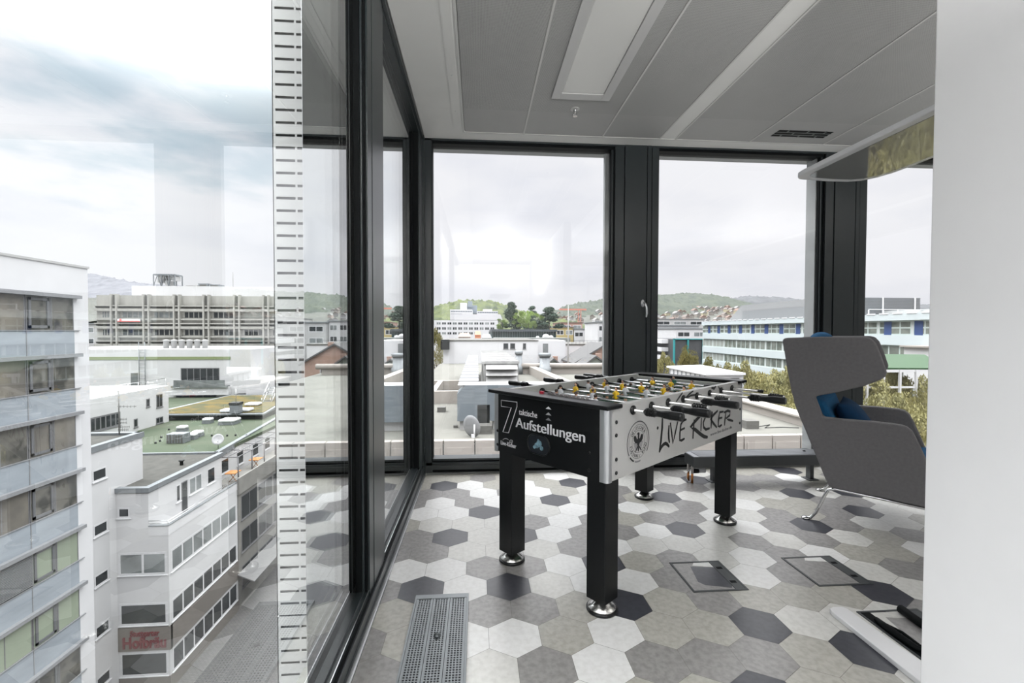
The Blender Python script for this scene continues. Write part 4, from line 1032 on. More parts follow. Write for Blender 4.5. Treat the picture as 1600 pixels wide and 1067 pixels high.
for px, py0, lab in ((203.5, 700, 'tall roof aerial with several cross bars beside the white tall wing'),):
    p = ony(186.5, 679, 33.5); an = thing('antenna', lab, 'antenna', (p.x, p.y, p.z))
    b = MB(); b.tube([(0, 0, 0), (0, 0, 3.1)], .04, 6); b.build('mast', mat('mast_grey', (.20, .20, .19), .5, .4), an, local=True)
    b = MB()
    for z, l in ((2.0, 1.15), (1.1, .5), (.85, .5), (.55, .7), (.35, .6)):
        b.tube([(-.1, 0, z), (l, 0, z)], .02, 5)
        for i in range(5): b.tube([(l * i / 5 + .1, 0, z - .10), (l * i / 5 + .1, 0, z + .10)], .014, 5)
    b.build('cross_bars', MATS['mast_grey'], an, local=True)

# ---- terrace house on the street (dark windows, roof terrace)
o4 = thing('street_house', 'grey stone street house with dark windows and a roof terrace', 'building', (-24, 48, GZ))
b = MB(); b.box(-22.7, -20.75, 40.3, 70, GZ, -12.1); b.build('walls', STONE, o4)
b = MB(); b.box(-22.6, -20.6, 40.25, 70, -12.2, -12.05); b.box(-20.75, -20.58, 40.2, 70, -13.0, -11.55); b.build('terrace_parapet', STONE, o4)
fG = lambda u, d, z: (-20.75 + d, u, z)
for z0, z1 in ((-15.5, -13.35), (-18.4, -16.4), (-21.6, -19.6)):
    for i in range(9): win_part(o4, 40.8 + 3.1 * i, 43.7 + 3.1 * i, z0, z1, fG, 2, DGL, MID, .09, nz=1)
b = MB()
for y in (40.6, 43, 45.4, 47.8, 50.2, 52.6):
    b.tube([(-20.85, y, -12.05), (-20.85, y, -9.8)], .06, 6); b.tube([(-22.7, y, -9.8), (-20.7, y, -9.8)], .05, 6)
b.tube([(-20.85, 40.6, -9.8), (-20.85, 52.6, -9.8)], .05, 6); b.tube([(-21.8, 40.6, -9.8), (-21.8, 52.6, -9.8)], .04, 6)
b.build('pergola', MID, o4)
ORA = mat('table_orange', (.42, .17, .04), .5)
for y, lab in ((40.9, 'orange terrace table at the near end of the roof terrace'), (45.0, 'orange terrace table further along the roof terrace')):
    t = thing('terrace_table', lab, 'table', (-21.45, y, -12.05), 0, 'tables on the roof terrace')
    b = MB(); b.box(-.45, .45, -.5, .5, .80, .86); b.build('table_top', ORA, t, local=True); b = MB(); b.tube([(-.3, 0, 0), (.3, 0, .8)], .03, 6); b.tube([(.3, 0, 0), (-.3, 0, .8)], .03, 6); b.build('crossed_legs', ORA, t, local=True)
b = MB(); b.hull8([(-20.7, 40, -20.0), (-20.7, 68, -20.0), (-19.3, 68, -20.6), (-19.3, 40, -20.6)], [(-20.7, 40, -19.9), (-20.7, 68, -19.9), (-19.3, 68, -20.5), (-19.3, 40, -20.5)]); b.build('awning', mat('awning_grey', (.17, .17, .17), .7), o4)

# ---- white modern house behind the green roof
o5 = thing('modern_white_house', 'white modern flat-roofed house with big dark terrace windows behind the green roof', 'building', (-50, 78, GZ))
b = MB(); b.box(-70, -36.4, 75, 92, GZ, -1.78); b.build('upper_block', OW, o5)
b = MB(); b.box(-60, -36.0, 41.5, 55.1, -9.6, -5.2); b.build('lower_wing', OW, o5)
b = MB(); b.box(-48.3, -39.5, 74.3, 75, -9.0, -7.65); b.box(-36.4, -31, 73.5, 80, GZ, -6.5); b.build('terrace_slab', OWB, o5)
b = MB(); b.box(-70, -39.5, 74.9, 75.02, -3.4, -2.95); b.build('green_strip', mat('moss_strip', (.20, .24, .12), .9), o5)
fM = lambda u, d, z: (u, 75 - d, z); fN = lambda u, d, z: (-36 + d, u, z)
win_part(o5, -47.1, -41.2, -7.45, -4.75, fM, 6, DGL, MID, .12, name='terrace_window')
b = MB(); b.box(-48, -39.6, 74.0, 75.0, -7.8, -7.5); b.box(-47.6, -39.9, 74.02, 74.06, -7.5, -6.6); b.build('terrace', [LGL], o5)
win_part(o5, -47.9, -41.7, -10.7, -8.8, fM, 3, mat('window_glass_blue', (.05, .06, .09), .12, 0, .4, .5, spec=.4), MID, .1)
for u, z, w, h in ((53.1, -6.0, 1.0, 1.5), (51.55, -6.25, .55, .9), (49.75, -8.1, .55, .9), (53.0, -8.6, 1.15, .7)): win_part(o5, u, u + w, z - h, z, fN, 2 if w > .9 else 1, DGL, MID, .1)
win_part(o5, 44.4, 48.0, -8.35, -6.95, fN, 6, DGL, MID, .15)
win_part(o5, -54.6, -53.5, -7.75, -5.5, fM, 1, LGL, MID, .1, name='terrace_door', sill=False)
b = MB()
for i in range(8): b.tube([(-36.1, 45 + 1.4 * i, -5.2), (-36.1, 45 + 1.4 * i, -4.3)], .03, 6)
b.tube([(-36.1, 45, -4.3), (-36.1, 54.8, -4.3)], .03, 6); b.build('terrace_railing', STEEL, o5)
b = MB()
for x in (-53.2, -52.3): b.tube([(x, 74.8, -8), (x, 74.8, -.6)], .05, 6)
for i in range(12): b.tube([(-53.2, 74.8, -7.6 + .6 * i), (-52.3, 74.8, -7.6 + .6 * i)], .03, 6)
b.build('roof_ladder', ZINC, o5)
for i in range(6):
    t = thing('ventilation_pipe', 'one of the pale vertical vent stacks on the white house roof', 'vent pipe', (-52.5 + 1.25 * i, 80, -1.78), 0, 'vent stacks on the white house roof')
    b = MB(); b.lathe([(.42, 0), (.42, 1.2), (.5, 1.22), (.5, 1.4), (.0, 1.5)], (0, 0, 0), n=12); b.build('stack', OWG, t, local=True)

# ---- concrete office block at the back
o6 = thing('concrete_office_block', 'grey concrete office block with banded windows and double pilasters', 'building', (-70, 102, GZ))
Y6 = 95
b = MB(); b.box(-75.3, -30, Y6, 120, GZ, 8.2); b.build('walls', CONC, o6)
b = MB(); b.box(-71.6, -30, Y6 + 4, 118, 8.2, 10.5); b.build('penthouse', OWB, o6)
bays = [ony(px, 500, Y6).x for px in (182.6, 232.5, 279.8, 325.5, 373, 418, 464)]
b = MB()
for x in bays:
    for s in (-.62, .36): b.box(x + s, x + s + .26, Y6 - .9, Y6, -12, 8.4)
b.build('pilaster', CONC, o6)
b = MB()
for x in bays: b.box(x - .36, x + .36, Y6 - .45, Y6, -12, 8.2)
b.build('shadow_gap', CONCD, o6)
f6 = lambda u, d, z: (u, Y6 - d, z)
edges = [-75.3] + bays
for k in range(5):
    zt = 5.05 - 3.50 * k
    b = MB(); b.box(-75.3, -30, Y6 - .7, Y6, zt + .95, zt + 1.15); b.box(-75.3, -30, Y6 - .75, Y6, zt + .0, zt + .5); b.box(-75.3, -30, Y6 - .55, Y6, zt - 1.75, zt - 1.45); b.build('balcony_band', CONC, o6)
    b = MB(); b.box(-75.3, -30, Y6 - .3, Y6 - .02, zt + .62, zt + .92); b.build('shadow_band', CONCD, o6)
    for i in range(len(edges) - 1):
        a, e = edges[i] + .95, edges[i + 1] - .90
        closed = k == 0 and i in (5, 6)
        win_part(o6, a, e, zt - 1.45, zt, f6, 4, BLIND if closed else (LGL if k == 0 and i < 3 else DGL), CONC, .16, sill=False, name='window_band')
b = MB(); b.box(bays[0] + .9, bays[1] - .9, Y6 - 1.1, Y6 - .95, 2.95, 3.5); bn = b.build('banner', mat('banner_white', (.55, .55, .56), .6), o6); b = MB(); b.box(bays[0] + .9, bays[1] - .9, Y6 - 1.14, Y6 - 1.1, 2.92, 3.05); b.ball((bays[0] + 1.5, Y6 - 1.12, 3.28), .24, (1, .2, 1)); b.build('banner_red_stripe', mat('banner_red', (.6, .12, .11), .6), bn)
ct = thing('cooling_tower', 'grey lattice cooling unit on top of the concrete block', 'cooling tower', (-66.4, 102, 10.5))
b = MB(); 
for x in (-2.1, -.5, 1.0, 2.2):
    for y in (-1.2, 1.2): b.box(x - .08, x + .08, y - .08, y + .08, 0, 2.6)
b.box(-2.1, 2.2, -1.25, 1.25, 2.4, 2.7)
for x0, x1 in ((-2.1, -.5), (-.5, 1.0), (1.0, 2.2)): b.tube([(x0, -1.25, 0), ((x0 + x1) / 2, -1.25, 2.4), (x1, -1.25, 0)], .09, 5)
b.build('lattice', ZINC, ct, local=True); b = MB(); b.box(-1.4, -.1, -1, 1, .9, 2.4); b.box(.1, .9, -1, 1, .1, 1.3); b.box(1.2, 2.0, -1, 1, 1.4, 2.3); b.build('fan_box', OWG, ct, local=True)
for x0, x1, h, lab in ((-63.4, -61.0, .55, 'low dark plant box on the penthouse roof right of the cooling unit'), (-60.8, -58.8, 1.0, 'grey plant box with a louvre on the penthouse roof'), (-58.6, -56.4, .8, 'pale green plant box at the right on the penthouse roof')):
    t = thing('plant_box', lab, 'roof unit', ((x0 + x1) / 2, 104, 10.5)); w = (x1 - x0) / 2
    b = MB(); b.box(-w, w, -1, 1, 0, h); b.build('housing', ZINC if h > .6 else OWG, t, local=True); b = MB(); b.box(-w * .7, w * .7, -1.05, -1, h * .2, h * .75); b.build('louvre', CONCD, t, local=True)
an = thing('antenna', 'thin aerial mast on the penthouse roof of the concrete block', 'antenna', (-53, 102, 10.5))
b = MB(); b.tube([(0, 0, 0), (0, 0, 3.4)], .06, 5); b.build('mast', MATS['mast_grey'], an, local=True)

# ---- flat roof right outside the end windows
RZ = -3.2
def roofbox(x0, x1, y0, y1, z0, z1, b): b.box(x0, x1, y0, y1, z0, z1)
dk = thing('roof_terrace_building', 'lower neighbouring building with a pale grey-green flat roof below the windows', 'building', (4, 40, GZ))
b = MB(); b.box(-5, 15.6, 18.1, 61.5, GZ, RZ - .12); b.build('walls', OWG, dk)
b = MB(); b.box(-5, 15.3, 18.2, 61.5, RZ - .1, RZ); b.build('roof_membrane', DECK, dk)
b = MB()
for i in range(21):
    x = -5.1 + 1.255 * i
    if x > 14.9: break
    b.box(x, x + 1.20, 17.94, 18.25, RZ - 1.5, RZ + .05); b.box(x + .10, x + 1.10, 17.91, 17.95, RZ - 1.4, RZ - .22)
b.build('parapet_panel', CREAM, dk)
b = MB(); b.box(15.2, 15.95, 18.0, 26.2, RZ - 2, RZ + .42); b.box(15.2, 15.95, 26.2, 40, RZ - 2, RZ + .42); b.mi = 0; b.build('side_parapet', CREAM, dk)
b = MB(); b.box(15.05, 16.1, 17.9, 40, RZ + .42, RZ + .50); b.build('coping', CREAM, dk)
b = MB(); b.box(-4.9, -.95, 27.6, 28.0, RZ, RZ + .75); b.box(-4.9, -1.0, 34, 34.3, RZ, RZ + .7); b.box(-2.95, -2.6, 28.0, 34.0, RZ, RZ + .7); b.build('roof_upstand', CREAM, dk)
b = MB(); b.box(3.4, 14.5, 46, 47.5, RZ, RZ + .75); b.tube([(3.4, 46, RZ + .85), (15, 46, RZ + .85)], .28, 8); b.build('rear_upstand', CREAM, dk)
p0 = onz(830, 579, RZ + .3); p1 = onz(885, 606, RZ + .3)
b = MB(); d = (p1 - p0); nrm = Vector((-d.y, d.x, 0)).normalized() * .35
b.hull8([p0 - nrm - Vector((0, 0, .3)), p1 - nrm - Vector((0, 0, .3)), p1 + nrm - Vector((0, 0, .3)), p0 + nrm - Vector((0, 0, .3))], [p0 - nrm + Vector((0, 0, .5)), p1 - nrm + Vector((0, 0, .5)), p1 + nrm + Vector((0, 0, .5)), p0 + nrm + Vector((0, 0, .5))]); b.build('diagonal_upstand', CREAM, dk)
# blue-grey duct box on legs
du = thing('duct_box', 'large blue-grey sheet metal duct box on the roof behind the football table', 'duct', (1.2, 20.6, RZ))
b = MB(); z0, z1 = -2.78, -1.18
b.prism([(-.90, z0), (-.90, z1 - .38), (-.55, z1), (4.4, z1), (4.4, z0), (.55, z0), (.55, -2.05), (-.01, -2.05), (-.01, z0)][::-1], lambda x, z, dd: (x, 20 + dd, z), 0, 1.35)
b.build('casing', BLUEG, du)
b = MB(); b.box(-.88, 4.35, 20.02, 21.3, z1, z1 + .015); b.build('top_sheet', LOUV, du)
b = MB(); b.box(-.005, .545, 20.3, 20.4, RZ, -2.06); b.build('dark_opening', DARKO, du)
b = MB(); b.box(-.80, -.1, 20.2, 21.2, RZ, z0); b.box(.7, 4.2, 20.2, 21.2, RZ, z0); b.build('plinth', OWG, du)
rd = thing('ribbed_duct', 'light ribbed duct running back over the roof beside the louvred unit', 'duct', (-.4, 33, RZ))
b = MB(); b.box(-.86, 0.02, 21.4, 46, -2.4, -1.3); b.build('casing', OWG, rd)
b = MB()
for i in range(14): y = 21.45 + 1.65 * i; b.box(-.89, .05, y, y + 1.40, -1.3, -1.14 - .0)
b.build('cover_sheet', mat('ribbed_sheet', (.20, .205, .21), .5, .2, .06, 1.5), rd)
ah = thing('air_handling_unit', 'big white louvred air handling unit on the neighbouring roof', 'air handling unit', (1.6, 37, RZ))
b = MB(); b.box(.42, 2.75, 30, 46, RZ + .3, -.95); b.build('casing', LOUV, ah)
b = MB(); b.box(.30, 2.80, 29.9, 46.2, -.95, -.80)
for i in range(11): b.box(.30, 2.8, 30 + 1.5 * i, 30.08 + 1.5 * i, -.80, -.74)
b.build('top_sheet', LOUV, ah)
for i in range(3):
    zt = -1.0 - .42 * i; b = MB(); b.hull8([(.55, 29.98, zt - .02), (2.66, 29.98, zt - .02), (2.66, 29.60, zt - .30), (.55, 29.60, zt - .30)], [(.55, 29.98, zt + .02), (2.66, 29.98, zt + .02), (2.66, 29.62, zt - .26), (.55, 29.62, zt - .26)]); b.build('louvre', LOUV, ah)
b = MB(); b.box(.6, 2.6, 29.97, 30, -2.3, -1.0); b.build('louvre_back', CONCD, ah); b = MB(); b.box(.3, 2.9, 30, 46, RZ, RZ + .3); b.build('plinth', OWG, ah)
for x, y, r, h, lab in ((4.25, 46, .34, 2.4, 'slim galvanised vent stack behind the white louvred unit'), (6.8, 45, .52, 2.2, 'wide galvanised vent stack right of the slim one on the roof')):
    t = thing('vent_stack', lab, 'vent pipe', (x, y, RZ)); b = MB(); b.lathe([(r * 1.25, 0), (r * 1.25, h * .35), (r, h * .37), (r, h * .85)], (0, 0, 0), n=18); b.build('pipe', ZINC, t, local=True)
    b = MB(); b.lathe([(r * 1.2, h * .85), (r * 1.3, h), (r * .3, h * 1.02)], (0, 0, 0), n=18); b.build('cowl', ZINC, t, local=True)
gd_ = thing('satellite_dish', 'grey satellite dish on the roof in front of the blue-grey duct', 'satellite dish', (-.28, 18.75, RZ))
b = MB(); b.lathe([(.0, 0), (.15, .01), (.30, .04), (.40, .08), (.40, .095), (.30, .055), (.0, .015)], (0, 0, .33), (.45, .80, .25), n=28)
bmesh.ops.scale(b.bm, vec=(1, 1, 1.25), verts=b.bm.verts); b.build('dish', mat('dish_grey', (.20, .205, .21), .45), gd_, local=True)
b = MB(); b.tube([(.15, -.12, 0), (.15, -.12, .55)], .035, 8); b.box(.02, .16, -.16, -.08, .0, .14); b.build('mast', OWB, gd_, local=True)
ms = thing('roof_mast', 'tall thin pale mast rising from the roof in the first window', 'mast', (9.6, 47, RZ + .7))
b = MB(); b.tube([(0, 0, 0), (0, 0, 3.5), (0, 0, 6.6)], [.075, .06, .03], 6); b.build('pole', OWG, ms, local=True); b = MB(); b.lathe([(.8, 0), (.8, .12), (.2, .2)], (0, 0, 0), n=12); b.build('foot', CREAM, ms, local=True)
b = MB()
for px, py, s in ((690, 643, .22), (700, 622, .06), (694, 604, .12), (686, 605, .2), (695, 628, .05), (712, 668, .1), (758, 676, .3), (1170, 668, .3), (1178, 662, .12), (748, 596, .05)):
    p = onz(px, py, RZ); b.box(p.x - s, p.x + s, p.y - s, p.y + s, RZ, RZ + s * 1.2)
tag(b.build('roof_fixings', CONCD, None), 'small dark fixings and weights scattered on the pale roof', 'fixings', kind='stuff')
b = MB(); b.tube([Vector((onz(px, py, RZ).x, onz(px, py, RZ).y, RZ + .02)) for px, py in ((1164, 664), (1180, 668), (1203, 664), (1195, 669), (1222, 668), (1248, 669))], .02, 5)
tag(b.build('cable', DARKO, None), 'thin dark cable lying in loops on the pale roof', 'cable')
tn = thing('white_container', 'white flat-topped site container beside the side parapet', 'container', (16.9, 33.5, -5))
b = MB(); b.box(15.6, 18.2, 29.4, 35.4, -5, -1.72); b.build('walls', OWB, tn)
b = MB(); b.hull8([(15.4, 29.2, -1.72), (18.25, 29.2, -1.72), (18.9, 36.6, -1.72), (15.45, 35.6, -1.72)], [(15.4, 29.2, -1.58), (18.25, 29.2, -1.58), (18.9, 36.6, -1.58), (15.45, 35.6, -1.58)]); b.build('roof', OWB, tn)
b = MB()
for i in range(5): b.box(17.3, 17.9, 29.35, 29.4, -2.35 + .09 * i, -2.30 + .09 * i)
b.build('vent_grille', CONCD, tn)
b = MB()
for i in range(9): b.tube([(15.55, 29.6 + .7 * i, -2.7), (15.55, 29.6 + .7 * i, -1.8)], .03, 5)
b.build('side_posts', ZINC, tn)

# ---- white building with windows behind the roof
o7 = thing('white_flat_building', 'long white flat-roofed building behind the roof units with three dark windows', 'building', (4, 68, GZ))
b = MB(); b.box(-4.7, 8.4, 62, 76, GZ, -.15); b.box(8.4, 13.0, 65.5, 76, GZ, -.15); b.box(13.0, 24, 68, 80, GZ, -.9); b.build('walls', OWB, o7)
b = MB(); b.box(-4.8, 8.5, 61.9, 76, -.15, .0); b.box(12.9, 24, 67.9, 80, -.9, -.72); b.build('roof_edge', MATS['concrete_shadow_gap'], o7)
f7 = lambda u, d, z: (u, 62 - d, z)
for px0, px1 in ((786.5, 794.3), (797, 805), (817, 822)): win_part(o7, ony(px0, 540, 62).x, ony(px1, 540, 62).x, -1.25, -.45, f7, 1, DGL, MID, .06)
win_part(o7, 9.6, 10.4, -2.2, -.6, lambda u, d, z: (u, 65.5 - d, z), 2, LGL, MID, .08)
b = MB(); b.box(ony(689, 540, 61.5).x, ony(702, 540, 61.5).x, 61, 62, -1.3, .05); b.build('dark_box', FRAMED, o7)
b = MB()
for i in range(16): b.tube([(13.2 + .6 * i, 67.5, -.72), (13.2 + .6 * i, 67.5, -.2)], .02, 4)
b.tube([(13.2, 67.5, -.2), (22.5, 67.5, -.2)], .025, 4); b.build('roof_railing', DARKO, o7)
# gabled houses at the right edge of the first window
TILEG = mat('roof_tiles_grey', (.08, .08, .08), .8, 0, .12, 3); TILER = mat('gable_brick_rose', (.30, .20, .16), .85, 0, .08, 2); GREEN_G = mat('gable_render_green', (.24, .26, .235), .85, 0, .05, 1)
def gable(name, lab, xm, y0, y1, w, ze, zr, wallm, roofm):
    t = thing(name, lab, 'house', (xm, y0, GZ))
    b = MB(); b.prism([(xm - w, GZ), (xm - w, ze), (xm, zr), (xm + w, ze), (xm + w, GZ)], lambda x, z, d: (x, d, z), y0, y1); b.build('walls', wallm, t)
    b = MB()
    for s in (-1, 1): b.hull8([(xm, y0 - .3, zr + .03), (xm + s * (w + .3), y0 - .3, ze - .2), (xm + s * (w + .3), y1, ze - .2), (xm, y1, zr + .03)], [(xm, y0 - .3, zr + .25), (xm + s * (w + .3), y0 - .3, ze + .02), (xm + s * (w + .3), y1, ze + .02), (xm, y1, zr + .25)])
    b.build('roof', roofm, t)
    b = MB(); b.box(xm + w * .3, xm + w * .3 + .6, y0 + 3, y0 + 3.6, ze, zr + .3); b.build('chimney', TILER, t)
    for s in (-.45, .2): win_part(t, xm + s * w, xm + (s + .25) * w, ze - 1.6, ze - .4, lambda u, d, z: (u, y0 - d, z), 1, DGL, WFR, .08)
gable('gabled_house', 'rose brick gabled house half hidden by the dark window post', 16.6, 57, 65.2, 4.0, -2.9, -.35 - .2, TILER, TILEG)
gable('gabled_house', 'smaller greenish gabled house in front of the rose brick one', 14.2, 53, 57, 3.0, -4.1, -1.9, GREEN_G, TILEG)
gable('gabled_house', 'little grey gabled house left of the greenish one', 9.6, 56, 61.5, 1.6, -3.7, -2.4, GREEN_G, TILEG)

# ---- far: stepped office, glass pavilion, small houses
o8 = thing('stepped_office', 'white stepped office building below the wooded hill', 'building', (-2, 140, GZ))
Y8 = 130
X = lambda px, y: ony(px, 505, y).x
Z = lambda py, y: ony(760, py, y).z
b = MB(); b.box(X(672, Y8), X(778, Y8), Y8, 150, GZ, Z(500.5, Y8)); b.build('lower_block', OWB, o8)
for k, (pt, pb) in enumerate(((503.3, 507.5), (511, 515.5), (518.7, 523))):
    for i in range(11 - 3 * (k == 2)):
        x0 = X(682 + 8.4 * i, Y8); win_part(o8, x0, x0 + 1.25, Z(pb, Y8), Z(pt, Y8), lambda u, d, z: (u, Y8 - d, z), 2, LGL if (i + k) % 3 == 0 else DGL, WFR, .08, sill=False)
b = MB(); b.hull8([(X(703, 158), 158, Z(500, 158)), (X(785, 158), 158, Z(500, 158)), (X(785, 175), 185, Z(500, 158)), (X(703, 175), 185, Z(500, 158))], [(X(704, 165), 165, Z(491, 165)), (X(782, 165), 165, Z(491, 165)), (X(780, 175), 185, Z(491, 165)), (X(704, 175), 185, Z(491, 165))]); b.build('grey_roof', mat('slate_grey', (.10, .10, .105), .7, 0, .06, .3), o8)
b = MB(); b.box(X(703, 170), X(738, 170), 170, 190, Z(500, 170), Z(483.7, 170)); b.box(X(745, 175), X(778, 175), 175, 190, Z(500, 175), Z(486, 175)); b.box(X(755, 180), X(769, 180), 180, 190, Z(488, 180), Z(483, 180)); b.build('upper_block', OWB, o8)
for a, e, pt, pb, yy in ((704, 738, 485.5, 488, 170), (704, 722, 490, 491.6, 170), (746, 778, 487, 489.5, 175)): win_part(o8, X(a, yy), X(e, yy), Z(pb, yy), Z(pt, yy), lambda u, d, z: (u, yy - d, z), 9, mat('glass_far_blue', (.11, .13, .16), .3), WFR, .1, sill=False)
b = MB(); b.box(X(719, 182), X(729.5, 182), 182, 192, Z(485, 182), Z(473.5, 182)); b.build('tower', OW, o8)
b = MB(); b.box(X(729.5, 184), X(745.5, 184), 184, 192, Z(490, 184), Z(477, 184)); b.box(X(731, 184), X(738, 184), 183.5, 192, Z(480, 184), Z(470.8, 184)); b.build('blue_grey_block', mat('slate_blue', (.17, .20, .23), .6), o8)
o9 = thing('glass_pavilion', 'long dark green glass pavilion in front of the roof garden trees', 'building', (9, 95, GZ))
Y9 = 92
b = MB(); b.box(X(769, Y9), X(869, Y9), Y9, 120, GZ, Z(518, Y9)); b.build('hall', mat('pavilion_glass_green', (.03, .05, .05), .5, 0, .35, .6, spec=.1), o9)
b = MB(); b.box(X(768, Y9), X(870, Y9), Y9 - .6, 109, Z(518, Y9), Z(514.3, Y9)); b.build('roof', mat('pavilion_roof_dark', (.05, .06, .068), .5), o9)
b = MB()
for i in range(26): x = X(770, Y9) + .5 * i; b.box(x, x + .06, Y9 - .12, Y9, Z(527, Y9), Z(518, Y9))
b.build('mullion', mat('pavilion_mullion', (.13, .16, .16), .5), o9)
b = MB(); b.box(X(771, 88), X(885, 88), 84, 90, GZ, Z(527.5, 88)); b.build('terrace', mat('pavilion_base', (.16, .17, .16), .8), o9)
for px, w, lab in ((853, .62, 'white rounded tank left of the two small ones beside the pavilion'), (861, .4, 'small white tank in the middle beside the pavilion'), (840, .3, 'small white tank leftmost beside the pavilion')):
    t = thing('roof_tank', lab, 'tank', (X(px, 86), 86, Z(527.5, 86))); b = MB(); b.ball((0, 0, w * .35), w, (1.1, .8, .8), 14); b.box(-w, w, -.4, .4, 0, w * .3); b.build('shell', OWB, t, local=True)
for a, e, pt, m, r, lab in ((717, 735, 519.5, CREAM, TILER, 'beige hip-roofed little house in front of the stepped office'), (742, 751, 516.5, mat('wall_orange', (.50, .20, .10), .7), mat('roof_orange', (.5, .17, .08), .7), 'little house with a bright orange roof in front of the stepped office'), (753, 767, 521, BLUEG, ZINC, 'small blue-grey roof cabin left of the pavilion')):
    y = 80; t = thing('small_house', lab, 'house', ((X(a, y) + X(e, y)) / 2, y, -2)); w = (X(e, y) - X(a, y)) / 2; h = Z(pt, y) + 2
    b = MB(); b.box(-w, w, -1.5, 1.5, 0, h - .7); b.build('walls', m, t, local=True)
    b = MB(); b.hull8([(-w * 1.1, -1.7, h - .75), (w * 1.1, -1.7, h - .75), (w * 1.1, 1.7, h - .75), (-w * 1.1, 1.7, h - .75)], [(-w * .8, -.1, h - .1), (w * .8, -.1, h - .1), (w * .8, .1, h - .1), (-w * .8, .1, h - .1)]); b.build('roof', r, t, local=True)
cr = thing('tower_crane', 'thin red tower crane in front of the right-hand hill', 'crane', (X(905.5, 260), 260, GZ))
RC = mat('crane_red', (.50, .20, .15), .6)
b = MB()
for s in (-.8, .8): b.box(s - .15, s + .15, -.2, .2, 0, Z(482, 260) - GZ)
for i in range(14): b.tube([(-.8, 0, 2.6 * i), (.8, 0, 2.6 * i + 2.6)], .12, 4)
b.build('tower', RC, cr, local=True); b = MB(); b.box(-12, 4, -.5, .5, Z(484, 260) - GZ, Z(484, 260) - GZ + .9); b.build('jib', RC, cr, local=True)

# ---- long white and pale blue office block (second and third window)
o10 = thing('long_office_building', 'long pale blue-white office building with ribbon windows and blue pillars', 'building', (58, 80, GZ))
PALE = mat('panel_pale_blue', (.46, .51, .52), .6, 0, .03, .3); PALG = mat('panel_pale_green', (.36, .43, .41), .5, 0, .05, .5); PILB = mat('pillar_blue', (.02, .05, .16), .6)
LX, LY0, LY1 = 50.7, 44.0, 97.0
b = MB(); b.box(LX, 70, LY0, LY1, GZ, 2.6); b.build('core', OW, o10)
b = MB(); b.box(LX - .6, 70, LY0 - .6, LY1, 2.62, 3.42); b.build('roof_fascia', PALE, o10)
fL = lambda u, d, z: (LX - d, u, z); fR = lambda u, d, z: (u, LY0 - d, z)
for k in range(4):
    zt = 2.6 - 2.93 * k
    b = MB(); b.box(LX - .35, LX, LY0 - .35, LY1, zt - 2.95, zt - 1.75); b.box(LX, 70, LY0 - .35, LY0, zt - 2.95, zt - 1.75); b.build('spandrel', PALE, o10)
    for i in range(12): win_part(o10, LY0 + .3 + 4.45 * i, LY0 + 4.6 + 4.45 * i, zt - 1.75, zt, fL, 3, (BLIND if k in (1, 2) and i > 9 else (mat('glass_office', (.10, .115, .10), .2, 0, .0, .8, col2=(.20, .215, .19), sharp=(.4, .6), spec=.4))), mat('frame_pale', (.42, .48, .46), .5), .16, sill=False, name='ribbon_window', nz=1 if k else 2)
    for i in range(4): win_part(o10, LX + .3 + 4.45 * i, LX + 4.6 + 4.45 * i, zt - 1.75, zt, fR, 3, MATS['glass_office'], MATS['frame_pale'], .16, sill=False, name='ribbon_window', nz=1 if k else 2)
for i in range(13):
    b = MB(); b.box(LX - .035, LX + .2, LY0 + 3.4 + 3.9 * i, LY0 + 4.4 + 3.9 * i, .8, 2.5); b.build('blue_pillar', PILB, o10)
b = MB()
for i in range(29): b.box(LX - .66, LX - .55, LY0 + 1.8 * i, LY0 + 1.8 * i + 1.2, 3.38, 3.55)
b.build('fascia_lamps', OWB, o10)
b = MB(); b.box(LX + 9, 69, LY0 + 3, 66, 3.4, 4.3); b.build('set_back_storey', OWG, o10)
pr_ = thing('plant_room', 'grey louvred plant room on the roof of the long office building', 'plant room', (60, 64, 3.4))
b = MB(); b.box(54.5, 65.7, 62, 68, 3.4, 6.3); b.build('housing', mat('louvre_grey', (.20, .21, .22), .6, .2), pr_)
b = MB()
for i in range(13): b.box(54.45, 65.75, 61.95, 62.0, 3.5 + .22 * i, 3.61 + .22 * i)
b.build('louvre_blades', mat('louvre_blade', (.11, .115, .12), .5), pr_)
b = MB(); b.box(59.6, 59.75, 61.8, 61.95, 3.4, 6.3); b.box(64.7, 64.85, 61.8, 61.95, 3.4, 6.3); b.box(52, 69.5, 56, 56.1, 4.2, 4.28)
for i in range(9): b.box(52 + 2.1 * i, 52.1 + 2.1 * i, 56, 56.1, 3.42, 4.25)
b.build('rail', OWB, pr_)
pg = thing('roof_cabin', 'pale grey long cabin on the roof seen through the second window', 'roof cabin', (53, 88, 3.5))
b = MB(); b.hull8([(53.9, 68.5, 3.42), (60, 68.5, 3.42), (60, 93, 3.42), (53.9, 93, 3.42)], [(53.9, 68.5, 6.6), (60, 68.5, 6.6), (60, 88, 6.6), (53.9, 88, 6.6)]); b.build('housing', mat('cabin_grey', (.22, .22, .222), .7), pg)
b = MB(); b.box(53.8, 53.9, 68.5, 87.5, 3.6, 5.4); b.build('louvre_band', mat('louvre_pale', (.17, .173, .178), .6), pg)
tl = thing('dark_office', 'dark office building with teal edges at the end of the long block', 'building', (52, 108, GZ))
b = MB(); b.box(X(1053, 103), X(1100, 103), 103, 118, GZ, Z(529.5, 103)); b.build('walls', mat('facade_charcoal', (.06, .062, .065), .5, 0, .2, .6), tl)
b = MB()
for px in (1052.5, 1074, 1098): b.box(X(px, 102.8), X(px, 102.8) + .35, 102.6, 103, GZ, Z(529, 103))
